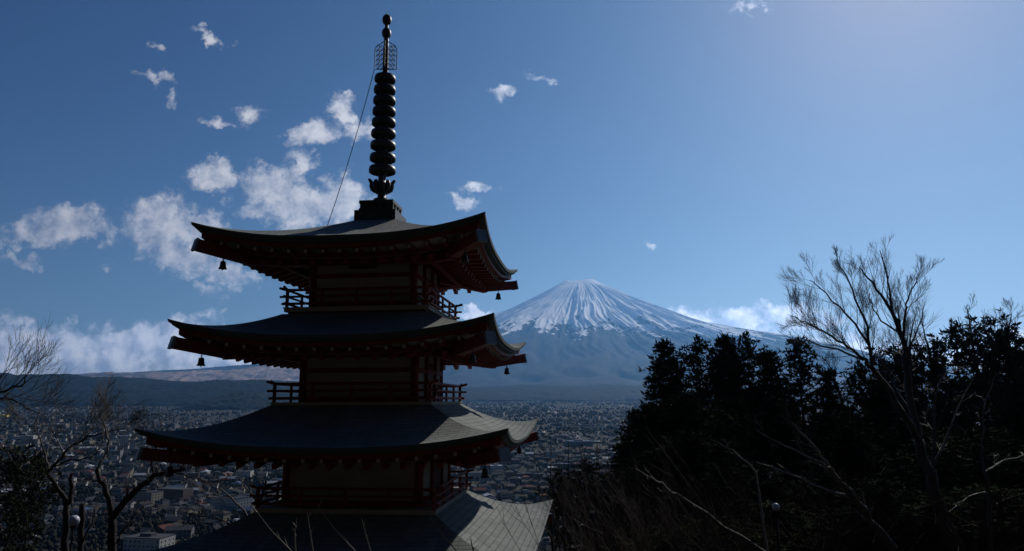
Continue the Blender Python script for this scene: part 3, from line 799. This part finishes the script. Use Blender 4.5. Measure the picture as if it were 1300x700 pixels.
# foreground shrub stems
for si, (lab, base, sticks) in enumerate([
   ('pale leafless shrub stems sticking up before the lower left of the pagoda', (420, 850), [((325,649),(345,675),(369,699)), ((377,657),(374,678),(375,699)), ((390,651),(393,672),(397,699)), ((403,642),(425,672),(450,699))]),
   ('pale leafless shrub stems sticking up before the lower middle of the pagoda', (560, 850), [((459,658),(464,678),(470,699)), ((540,649),(560,676),(579,699)), ((597,684),(599,692),(601,699))])]):
    d = 5.5; b_ = W(*base, d); gz = float(ground_h(np.array([b_.x]), np.array([b_.y]))[0])
    root = empty('bare_shrub', (b_.x, b_.y, gz), lab, 'shrub', 'leafless shrubs in the foreground'); R = random.Random(50+si)
    o = Vector((b_.x, b_.y, gz))
    for st in sticks:
        sm = MB(); pts = [W(*p, d+R.uniform(-.05, .05))-o for p in st][::-1]
        pts = [Vector((R.uniform(-.05, .05), R.uniform(-.05, .05), -0.05)), pts[0].lerp(Vector((0, 0, 0)), .45)] + pts
        sm.tube(pts, [.010, .009, .0065, .0045, .002], 5)
        for q in range(3):
            p = pts[2].lerp(pts[-1], R.random()); sm.tube([p, p+Vector((R.uniform(-.05, .05), R.uniform(-.03, .03), R.uniform(.02, .07)))], [.0028, .001], 4)
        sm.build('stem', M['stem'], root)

# brown thicket on the slope (nobody could count its stems)
R = random.Random(77); tk = MB()
for i in range(240):
    px = R.uniform(722, 1330); d = R.uniform(13, 34); b_ = W(px, R.uniform(700, 760) - (22 if px < 840 else 60)*R.random()*(1 if d > 18 else .3), d)
    for s_ in range(3):
        grow(tk, b_ + Vector((R.gauss(0, .4), R.gauss(0, .4), -1.5)), Vector((R.gauss(0, .25), R.gauss(0, .25), 1)).normalized(), R.uniform(1.8, 3.2), .014, 2, R, .15, .7, .7, .004)
tag(tk.build('undergrowth', M['brush']), kind='stuff', label='tangled brown leafless undergrowth on the slope', cat='undergrowth')

# ------------------------------------------------------------------ evergreens
def foliage(R, H, Rmax, top, style):
    """crown of needle tufts on whorled branches; returns (needles, branches) mesh builders"""
    nd, br = MB(), MB()
    z = H*top
    while z < H*0.985:
        f = (z/H-top)/(1-top)
        rad = Rmax*((1-f)**0.8*(0.5+0.5*min(1, f*5+0.35)) if style == 'fir' else (1-f**2.2)**0.6*(0.65+0.35*math.sin(f*9+R.random())))
        nb = R.randint(4, 6) if style == 'fir' else R.randint(3, 5)
        a0 = R.random()*6.28
        for k in range(nb):
            a = a0+k*6.28/nb+R.uniform(-.4, .4); L = rad*R.uniform(0.55, 1.15)+0.25
            droop = -0.12 if style == 'fir' else 0.12
            pts = []
            for j in range(5):
                q = j/4; pts.append(Vector((math.cos(a)*L*q, math.sin(a)*L*q, z+L*(droop*q+0.28*q*q)+R.gauss(0, .05)*q)))
            br.tube(pts, [0.05*(1-0.7*j/4)*(.4+rad/Rmax) for j in range(5)], 4, cap=False)
            nt = max(4, int(L*(8.0 if style == 'fir' else 7.0)))
            for t_ in range(nt):
                q = 0.10+0.94*(t_+R.random())/nt if style == 'fir' else 0.30+0.74*R.random()
                f_ = min(q*4, 3.99); i = int(f_); p = pts[i].lerp(pts[i+1], f_-i)
                wd = 0.30*L*(1.15-q) + 0.16
                p = p + Vector((R.gauss(0, wd), R.gauss(0, wd), R.gauss(0, .07 if style == 'fir' else .13)))
                sz = R.uniform(.24, .50)
                for n_ in range(9):
                    dv = Vector((R.gauss(0, 1), R.gauss(0, 1), R.gauss(0.35, .5))).normalized()*sz*R.uniform(.6, 1.2)
                    sd_ = dv.cross(Vector((R.gauss(0, 1), R.gauss(0, 1), R.gauss(0, 1)))).normalized()*sz*0.13
                    m_ = p+dv*0.5
                    nd.add([p, m_+sd_, p+dv, m_-sd_], [(0, 1, 2, 3)])
        z += (0.42 if style == 'fir' else 0.62)*R.uniform(.8, 1.25)*(0.7+0.5*(1-f))
    for t_ in range(6):                                # leader
        p = Vector((0, 0, H*(0.94+0.01*t_)))
        for n_ in range(8):
            dv = Vector((R.gauss(0, .6), R.gauss(0, .6), R.gauss(0.6, .4))).normalized()*.4; sd_ = dv.cross(Vector((R.gauss(0, 1), R.gauss(0, 1), .1))).normalized()*.05
            nd.add([p, p+dv*.5+sd_, p+dv, p+dv*.5-sd_], [(0, 1, 2, 3)])
    return nd, br
PROTO = {}
for nm, H, Rm, top, style, sd_ in (('a', 20, 4.6, .20, 'fir', 1), ('b', 20, 4.0, .20, 'fir', 2), ('c', 20, 3.9, .35, 'pine', 3), ('d', 20, 4.3, .40, 'pine', 4), ('e', 20, 3.0, .30, 'pine', 5)):
    R = random.Random(100+sd_); nd, br = foliage(R, H, Rm, top, style)
    tr = MB(); tr.tube([(R.gauss(0, .06)*j, R.gauss(0, .06)*j, -0.5+(H+0.2)*j/6) for j in range(7)], [.30, .27, .23, .18, .13, .08, .03], 8)
    PROTO[nm] = (nd, br, tr, style)
_cache = {}
def evergreen(px, py, d, kind, label, s=None, group=None, name='conifer_tree'):
    top = W(px, py, d); gz = float(ground_h(np.array([top.x]), np.array([top.y]))[0]); h = top.z-gz
    root = empty(name, (top.x, top.y, gz), label, 'tree', group, rz=random.uniform(0, 6.28))
    sc = (s or 1.0); root.scale = (sc, sc, h/20.0)
    nd, br, tr, style = PROTO[kind]
    if kind not in _cache:
        _cache[kind] = [nd.build('crown', M['needle' if style == 'fir' else 'needle2'], root), br.build('branches', M['bark'], root), tr.build('trunk', M['bark'], root, smooth=True)]
    else:
        for src in _cache[kind]:
            c = src.copy(); COL.objects.link(c); c.parent = root
    return root
EV = [
 (845,431,44,'a','tall dark conifer at the left end of the tree row with a pointed rounded tip',1.0,'conifer_tree'),
 (884,427,46,'c','dark pine second from the left in the tree row with ragged branch tips',.95,'pine_tree'),
 (922,425,47,'a','dense dark conifer in the middle of the tree row with feathery top',1.05,'conifer_tree'),
 (948,422,50,'c','dark pine with a thin star-like leader, highest of the row left of the birch',.95,'pine_tree'),
 (975,445,46,'b','dark conifer with drooping layered side branches right of the highest pine',.9,'conifer_tree'),
 (1011,429,48,'e','dark evergreen with a round bushy top standing alone left of the birch',.9,'conifer_tree'),
 (1050,468,46,'b','shorter dark conifer under the left limbs of the birch',.85,'conifer_tree'),
 (1092,462,50,'c','dark pine behind the lower left limb of the birch',.9,'pine_tree'),
 (1118,440,52,'d','broad dark pine directly left of the birch trunk',.8,'pine_tree'),
 (1140,436,56,'c','dark pine crown seen just behind the birch trunk',.8,'pine_tree'),
 (1166,436,50,'d','broad dark pine just right of the birch trunk',.8,'pine_tree'),
 (1208,407,50,'c','pine with flat spreading top, left half of the pair near the right edge',.95,'pine_tree'),
 (1250,401,52,'d','tallest spreading pine near the right edge with layered flat crown',.95,'pine_tree'),
 (1274,412,55,'c','pine leaning out behind the tallest spreading pine',.8,'pine_tree'),
 (1303,424,50,'d','spreading pine cut by the right edge of the photo',1.0,'pine_tree'),
 (803,520,50,'e','small pointed conifer left of the tall row, against the town',.65,'conifer_tree'),
 (790,565,40,'b','short conifer low at the left foot of the tree row',.8,'conifer_tree'),
 (742,583,48,'c','small sparse pine in front of the grey warehouse roof',.75,'pine_tree'),
 (712,596,50,'d','low sparse pine left of the small pine before the town',.55,'pine_tree'),
]
for a in EV: evergreen(a[0], a[1], a[2], a[3], a[4], a[5], name=a[6], group='evergreens on the slope at the right')
LOW = [(832,500,36,'a'),(862,485,38,'b'),(900,480,38,'c'),(938,478,40,'a'),(975,492,37,'a'),(1010,495,38,'b'),(1048,505,38,'a'),(1085,498,40,'c'),(1120,490,42,'a'),(1160,485,42,'d'),
       (1200,480,42,'a'),(1238,470,42,'c'),(1278,470,42,'b'),(1310,480,38,'a'),(868,560,30,'a'),(915,570,30,'b'),(965,560,30,'a'),(1015,575,30,'c'),(1070,565,31,'a'),(1125,560,31,'b'),(1180,560,31,'a'),
       (1232,555,31,'c'),(1285,560,30,'a'),(822,575,33,'b'),(845,640,24,'a'),(905,645,24,'c'),(975,650,24,'b'),(1050,648,24,'a'),(1120,640,24,'b'),(1190,645,24,'a'),(1262,640,24,'c')]
RL = random.Random(3)
for j, (px, py, d, kd) in enumerate(LOW):
    px += RL.uniform(-14, 14); py += RL.uniform(-38, 42) if j > 13 else RL.uniform(-6, 26); d += RL.uniform(-3, 3)
    row = 'upper' if d > 34 else ('middle' if d > 26 else 'lower')
    evergreen(px, py, d, kd, 'dark evergreen in the shaded %s belt of the right-hand slope, merging with neighbours' % row, .95, 'shaded evergreens in the %s belt of the right slope' % row, 'conifer_tree' if kd in 'abe' else 'pine_tree')
evergreen(22, 566, 75, 'd', 'rounded dark evergreen standing alone before the town at the left edge', 1.1, name='pine_tree')
evergreen(46, 572, 80, 'c', 'dark evergreen touching the rounded one at the left edge', 1.0, name='pine_tree')
# wooded slope behind the viewer
R = random.Random(5)
for j in range(84):
    x, y = R.uniform(-70, 70), R.uniform(-75, -9)
    g = float(ground_h(np.array([x]), np.array([y]))[0]); kd = R.choice('abcd')
    root = empty('conifer_tree', (x, y, g), 'unseen evergreen added close behind the viewpoint to block sky light', 'tree', 'evergreens behind the viewpoint', rz=R.uniform(0, 6)); root.scale = (1.3, 1.3, R.uniform(.8, 1.1))
    for src in _cache[kd]:
        c = src.copy(); COL.objects.link(c); c.parent = root

for j in range(18):  # extra unseen row, added to keep sky light off the pagoda's front
    x, y = -34 + 4*j + R.uniform(-1, 1), R.uniform(-17, -11)
    g = float(ground_h(np.array([x]), np.array([y]))[0]); kd = R.choice('acd')
    root = empty('conifer_tree', (x, y, g), 'unseen evergreen added close behind the viewpoint to block sky light', 'tree', 'evergreens behind the viewpoint', rz=R.uniform(0, 6)); root.scale = (1.15, 1.15, R.uniform(.95, 1.25))
    for src in _cache[kd]:
        c = src.copy(); COL.objects.link(c); c.parent = root
# park lamps
def lamp(px, py, d, r, label):
    c = W(px, py, d); gz = float(ground_h(np.array([c.x]), np.array([c.y]))[0])
    root = empty('park_lamp', (c.x, c.y, gz), label, 'lamp', 'globe lamps along the hillside paths'); h = c.z-gz
    g = MB(); n = 10; g.lathe([(max(.001, r*math.sin(math.pi*j/n)), h-r*math.cos(math.pi*j/n)) for j in range(n+1)], 18); g.build('globe', M['globe'], root, smooth=True)
    p = MB(); p.tube([(0, 0, -0.2), (0, 0, h-r*.9)], .028, 8); p.lathe([(.045, h-r-.12), (.09, h-r-.05), (.10, h-r*.92)], 12); p.build('pole', M['pole'], root, smooth=True)
lamp(94, 661, 22, .155, 'round bluish-white globe lamp among the bare trunks at the lower left')
lamp(985, 644, 14, .075, 'small round globe lamp among the dark branches at the lower right')

# ------------------------------------------------------------------ town
WALLS = [mat('wall_white', (0.265, 0.265, 0.257), .8, var=.06, scale=.2), mat('wall_beige', (0.148, 0.133, 0.109), .8, var=.06, scale=.2), mat('wall_grey', (0.094, 0.094, 0.101), .8, var=.06, scale=.2), mat('wall_brown', (0.062, 0.043, 0.031), .8, var=.06, scale=.2)]
ROOFS = [mat('roof_slate', (0.022, 0.026, 0.034), .8, .12, .2, .5), mat('roof_brown', (0.022, 0.017, 0.015), .8, .12, .2, .5), mat('roof_grey', (0.045, 0.047, 0.051), .8, .12, .15, .5),
         mat('roof_red', (0.086, 0.023, 0.017), .8, .12, .2, .5), mat('roof_pale', (0.30, 0.31, 0.33), .4, .5, .1, .5), mat('roof_blue', (0.031, 0.055, 0.109), .8, .12, .15, .5)]
GLASS = mat('window_glass', (0.02, 0.025, 0.035), .12, .8, .05)
WN = ['white', 'beige', 'grey', 'brown']; RN = ['dark slate', 'brown', 'grey', 'red', 'pale', 'blue']
MA = WALLS + ROOFS + [GLASS]
TR = random.Random(2024)
def house_parts(L, D, H, flat, hip, rh):
    """local mesh data of walls and roof for a house of footprint L x D"""
    wb = MB(); wb.box((-L/2, -D/2, -3), (L/2, D/2, H))
    rb = MB(); e = .55
    if flat:
        rb.box((-L/2-.15, -D/2-.15, H), (L/2+.15, D/2+.15, H+.45)); rb.box((-L*.2, -D*.2, H+.45), (L*.12, D*.15, H+2.2))
    else:
        x, y = L/2+e, D/2+e; k = (L/2-D/2*.9) if hip and L > D*1.05 else (L/2+e if not hip else .3); th = .22
        vs = [(-x,-y,H-.15),(x,-y,H-.15),(x,y,H-.15),(-x,y,H-.15),(-k,0,H+rh),(k,0,H+rh)]
        vs += [(a, b, c-th) for a, b, c in vs]
        fs = [(0,1,5,4),(2,3,4,5),(0,4,3),(1,2,5)] if hip else [(0,1,5,4),(2,3,4,5)]
        fs += [(7,6,10,11),(9,8,11,10),(0,6,7,1),(2,8,9,3)] + ([(0,3,9,6),(1,7,8,2)] if hip else [(4,10,6,0),(3,9,10,4),(5,11,7,1)[::-1],(5,11,8,2)])
        rb.add(vs, fs)
        if not hip: wb.add([(-L/2,-D/2,H),(-L/2,D/2,H),(-L/2,0,H+rh-.3),(L/2,-D/2,H),(L/2,D/2,H),(L/2,0,H+rh-.3)], [(0,2,1),(3,4,5)])
    gb = MB(); nst = max(1, int(H/2.8)); nx = max(2, int(L/3.0)); ny = max(1, int(D/3.2))
    for s_ in range(nst):
        z = 1.0+s_*2.8
        for i in range(nx):
            x = -L/2+L*(i+.5)/nx
            for y in (-D/2, D/2): gb.box((x-.65, y-.04, z), (x+.65, y+.04, z+1.25))
        for i in range(ny):
            y = -D/2+D*(i+.5)/ny
            for x in (-L/2, L/2): gb.box((x-.04, y-.5, z), (x+.04, y+.5, z+1.1))
    return wb, rb, gb
near, far = [], []
cells = {}
def spot_free(x, y, r):
    k = (int(x//14), int(y//14))
    for a in (-1, 0, 1):
        for b in (-1, 0, 1):
            for (qx, qy, qr) in cells.get((k[0]+a, k[1]+b), ()):
                if (x-qx)**2+(y-qy)**2 < (r+qr)**2: return False
    cells.setdefault(k, []).append((x, y, r)); return True
SPECIAL = [  # px, py, depth, L, D, H, flat, wall, roof, yaw, name, label
 (157,563,1250,13,11,27,True,0,4,.5,'apartment_tower','tall white apartment block, the slimmest tower in the left part of town'),
 (168,566,1265,9,11,22,True,0,4,.5,'apartment_tower','white apartment block joined on the right side of the slim tower'),
 (70,541,1900,64,18,10,True,1,4,.1,'long_building','long low building with a pale strip of roof in the left part of town'),
 (33,557,1500,46,12,9,True,0,4,.15,'long_building','long white-topped building above the round evergreen at the left'),
 (120,509,3200,52,20,13,True,0,4,.2,'long_building','far white hall at the foot of the wooded hill on the left'),
 (113,572,1150,26,12,9,False,0,4,.3,'large_house','white two-storey building below the long low building at the left'),
 (18,628,700,24,13,8,False,0,4,.45,'large_house','big house with bright tilted roof at the lower left edge'),
 (38,625,690,15,12,9,False,2,4,.45,'large_house','house with a pale gable beside the big bright-roofed one'),
 (735,563,1180,46,42,9,True,2,5,.1,'warehouse','wide grey-blue warehouse roof right of the pagoda'),
 (652,565,1150,22,9,8,True,2,2,.1,'large_house','grey flat-roofed block near the tip of the third roof'),
 (630,597,780,16,10,11,True,0,4,.05,'apartment_house','white block with dark windows seen under the third roof tip'),
 (607,590,840,24,12,6,False,2,0,.05,'large_house','low long house with blue-grey roof left of the white block under the third roof'),
 (228,677,520,18,10,6,False,2,2,.2,'large_house','house with a wide grey roof just above the lower roof edge of the pagoda'),
 (290,610,760,22,8,6,False,2,4,.1,'large_house','house with a bright narrow roof under the left eaves'),
 (3,529,2300,40,22,12,True,1,1,.2,'long_building','yellowish building at the left edge of the photo'),
 (800,500,4800,60,26,22,True,0,4,.2,'apartment_tower','far white apartment blocks just left of the conifer row'),
]
M['yellow'] = mat('yellow_cladding', (0.55, 0.42, 0.08), .7)
def thing_house(x, y, yaw, L, D, H, flat, hip, rh, wi, ri, name, label, group, gz=None):
    wb, rb, gb = house_parts(L, D, H, flat, hip, rh)
    gz = float(ground_h(np.array([x]), np.array([y]))[0]) if gz is None else gz
    root = empty(name, (x, y, gz), label, 'house' if 'house' in name else 'building', group, rz=yaw)
    wm_ = M['yellow'] if 'yellowish' in label else WALLS[wi]
    wb.add(gb.v, gb.f, 1); wb.build('wall', [wm_, GLASS], root); rb.build('roof', wm_ if 'yellowish' in label else ROOFS[ri], root)
for px, py, d, L, D, H, fl, wi, ri, yaw, name, label in SPECIAL:
    p = W(px, py, d); spot_free(p.x, p.y, max(L, D)*.5)
    # stands on the valley floor at the distance where its middle is seen at py
    best = min(np.geomspace(380, 5400, 300), key=lambda q: abs(float(ground_h(np.array([W(px, py, q).x]), np.array([q]))[0])+H/2 - W(px, py, q).z))
    p = W(px, py, best); thing_house(p.x, p.y, yaw, L, D, H, fl, False, 2.4, wi, ri, name, label, None)
N = 0
while N < 15500:
    y = 370*(5600/370)**(TR.random()**0.72) if TR.random() < .75 else TR.uniform(370, 5600)
    x = TR.uniform(-.86, .60)*y
    if N < 1: pass
    dn = .55*vnoise(np.array([x/150.+50]), np.array([y/190.+50]))[0] + .45*vnoise(np.array([x/480.+3]), np.array([y/700.+8]))[0]
    N += 1
    if y > 1800: dn = .35*dn + .65*vnoise(np.array([x/330.+31]), np.array([y/900.+12]))[0]
    if x < -.3*y and y > 4250: continue
    if dn < .48 and TR.random() < .93: continue
    if TR.random() < (.2 if y < 2200 else .4): continue
    big = TR.random() < .05
    L = TR.uniform(18, 36) if big else TR.uniform(8, 14); D = TR.uniform(11, 18) if big else TR.uniform(7, 10)
    if y < 640 and TR.random() < .62: continue
    if not spot_free(x, y, max(L, D)*.55): continue
    H = TR.choice([3.4, 5.8, 6.2]) if not big else TR.choice([5, 9, 12, 15])
    flat = big or TR.random() < .12; hip = TR.random() < .45
    wi = TR.choices(range(4), [.26, .32, .22, .20])[0]; ri = TR.choices(range(6), [.38, .30, .16, .05, .06, .05])[0]
    yaw = (0.25 if vnoise(np.array([x/600.]), np.array([y/600.]))[0] > .5 else -.2) + TR.gauss(0, .12) + (math.pi/2 if TR.random() < .4 else 0)
    it = (y, x, yaw, L, D, H, flat, hip, TR.uniform(1.5, 2.6), wi, ri)
    vis = (-.78*y < x < -.28*y) or (-.12*y < x < .18*y)
    (near if vis else far).append(it)
near.sort(); far += near[284:]; near = near[:284]
for (y, x, yaw, L, D, H, flat, hip, rh, wi, ri) in near:
    part = 'left' if x < 0 and x/y < -.25 else 'right'
    zone = {'left': 'left of pagoda', 'right': 'right of pagoda'}[part]
    dist = 'nearest streets' if y < 560 else ('middle streets' if y < 760 else 'further streets')
    kind = ('flat-roofed' if flat else ('hip-roofed' if hip else 'gabled')); big = L > 16
    label = '%s%s %s house with %s %s roof, %s, %s' % ('long ' if big else '', 'single-storey' if H < 4 else ('tall' if H > 8 else 'two-storey'), WN[wi], RN[ri], kind.replace('-roofed', '').replace('gabled', 'gable'), dist, zone)
    thing_house(x, y, yaw, L, D, H, flat, hip, rh, wi, ri, 'house', label, label.replace(' house', ' houses'))
# the rest of the town: thousands, one object
V, Fc, MI = [], [], []
gx = np.array([i[1] for i in far]); gy = np.array([i[0] for i in far]); gzs = ground_h(gx, gy)
for it, gz in zip(far, gzs):
    y, x, yaw, L, D, H, flat, hip, rh, wi, ri = it
    c, s_ = math.cos(yaw), math.sin(yaw); e = .5; hx, hy = L/2, D/2
    def tf(a, b, z): return (x+a*c-b*s_, y+a*s_+b*c, gz+z)
    o = len(V)
    V += [tf(*p) for p in ((-hx,-hy,-4),(hx,-hy,-4),(hx,hy,-4),(-hx,hy,-4),(-hx,-hy,H),(hx,-hy,H),(hx,hy,H),(-hx,hy,H))]
    for f in ((0,1,5,4),(1,2,6,5),(2,3,7,6),(3,0,4,7)): Fc.append([o+q for q in f]); MI.append(wi)
    if flat: Fc.append([o+4, o+5, o+6, o+7]); MI.append(4+ri)
    else:
        o = len(V); k = hx*.4 if hip else hx+e
        V += [tf(*p) for p in ((-hx-e,-hy-e,H-.1),(hx+e,-hy-e,H-.1),(hx+e,hy+e,H-.1),(-hx-e,hy+e,H-.1),(-k,0,H+rh),(k,0,H+rh))]
        for f in ((0,1,5,4),(2,3,4,5)): Fc.append([o+q for q in f]); MI.append(4+ri)
        for f in ((0,4,3),(1,2,5)): Fc.append([o+q for q in f]); MI.append(4+ri if hip else wi)
    if y < 1500:                                      # window bands as panes on the two long sides
        for sy in (-1, 1):
            for z in ([1.0, 3.8] if H > 5 else [1.0]):
                nx = max(2, int(L/3.2))
                for i in range(nx):
                    a = -hx+L*(i+.5)/nx; o = len(V); yy = sy*(hy+.03)
                    V += [tf(a-.6, yy, z), tf(a+.6, yy, z), tf(a+.6, yy, z+1.2), tf(a-.6, yy, z+1.2)]; Fc.append([o, o+1, o+2, o+3]); MI.append(10)
me = bpy.data.meshes.new('houses'); me.from_pydata(V, [], Fc)
for m_ in MA: me.materials.append(m_)
me.polygons.foreach_set('material_index', MI); me.update()
tag(link('houses', me), 'thousands of small houses of the town spread over the valley floor', 'houses', kind='stuff')

# woods and garden trees between the houses: one mass
def clump_cloud(name, spots, m, label, seed):
    r_ = np.random.default_rng(seed)
    base = []
    V_, F_ = [], []
    ico_v = np.array([(0,0,1),(.894,0,.447),(.276,.851,.447),(-.724,.526,.447),(-.724,-.526,.447),(.276,-.851,.447),(.724,.526,-.447),(-.276,.851,-.447),(-.894,0,-.447),(-.276,-.851,-.447),(.724,-.526,-.447),(0,0,-1)])
    ico_f = np.array([(0,1,2),(0,2,3),(0,3,4),(0,4,5),(0,5,1),(1,6,2),(2,7,3),(3,8,4),(4,9,5),(5,10,1),(6,7,2),(7,8,3),(8,9,4),(9,10,5),(10,6,1),(11,7,6),(11,8,7),(11,9,8),(11,10,9),(11,6,10)])
    n = len(spots); sp_ = np.array(spots)
    vs = ico_v[None]*(1+r_.normal(0, .28, (n, 12, 1)))*sp_[:, None, 3:4]*np.array([1, 1, 1.15]) + sp_[:, None, :3]
    fs = (ico_f[None] + (np.arange(n)*12)[:, None, None]).reshape(-1, 3)
    me = bpy.data.meshes.new(name)
    me.vertices.add(n*12); me.vertices.foreach_set('co', vs.reshape(-1).astype(np.float32))
    me.loops.add(fs.size); me.loops.foreach_set('vertex_index', fs.reshape(-1).astype(np.int32))
    me.polygons.add(len(fs)); me.polygons.foreach_set('loop_start', (np.arange(len(fs))*3).astype(np.int32)); me.polygons.foreach_set('loop_total', np.full(len(fs), 3, np.int32))
    me.materials.append(m); me.update(calc_edges=True)
    return tag(link(name, me), label, 'woods', kind='stuff')
sp_ = []
for i in range(42000):
    y = 180*(6500/180)**(TR.random()**.75); x = TR.uniform(-.86, .62)*y
    dn = vnoise(np.array([x/150.+90]), np.array([y/150.+20]))[0]
    if y > 640 and dn < .50 and TR.random() < .45: continue
    if y > 370 and not spot_free(x, y, 1.2): continue
    s_ = TR.uniform(2.0, 4.2)*(1.25 if dn > .6 else .8); 
    if y < 1000:
        for q_ in range(15):
            hh_ = TR.uniform(-.5, 2.6); wd_ = s_*.62*(1-.22*max(0, hh_)); sp_.append((x+TR.gauss(0, wd_*.6), y+TR.gauss(0, wd_*.6), hh_*s_*.62, s_*TR.uniform(.18, .36)))
        continue
    for q_ in range(3 if y < 1800 else 1): sp_.append((x+TR.gauss(0, 1.4)*(y < 1800), y+TR.gauss(0, 1.4)*(y < 1800), TR.uniform(-.3, 1.2)*(y < 1800), s_*(TR.uniform(.45, .75) if y < 1800 else 1)))
sp_ = np.array(sp_); sp_[:, 2] += ground_h(sp_[:, 0], sp_[:, 1]) + sp_[:, 3]*.8
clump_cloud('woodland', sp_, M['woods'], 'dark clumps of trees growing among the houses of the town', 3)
# roads across the valley
rd = MB()
for (x0, y0, x1, y1, wd) in ((-2600,3300,900,2900,14), (-900,1500,500,1150,9), (-700,760,-60,700,7), (-500,430,-190,900,6), (120,600,200,3800,9), (-1500,2000,-400,5200,11), (-300,5000,900,4300,12)):
    n = 60; o = len(rd.v); q = np.linspace(0, 1, n); xs = x0+(x1-x0)*q; yv = y0+(y1-y0)*q+np.sin(q*5)*30
    dx, dy_ = np.gradient(xs), np.gradient(yv); ln = np.hypot(dx, dy_); nx, ny = -dy_/ln*wd/2, dx/ln*wd/2
    for s_ in (-1, 1):
        hh = ground_h(xs+s_*nx, yv+s_*ny)+1.0
        for a, b, c in zip(xs+s_*nx, yv+s_*ny, hh): rd.v.append((a, b, c))
    for j in range(n-1): rd.f.append((o+j, o+n+j, o+n+j+1, o+j+1)); rd.mi.append(0)
tag(rd.build('roads', mat('asphalt', (0.09, 0.09, 0.095), .7, .3, .15, .1)), kind='structure')
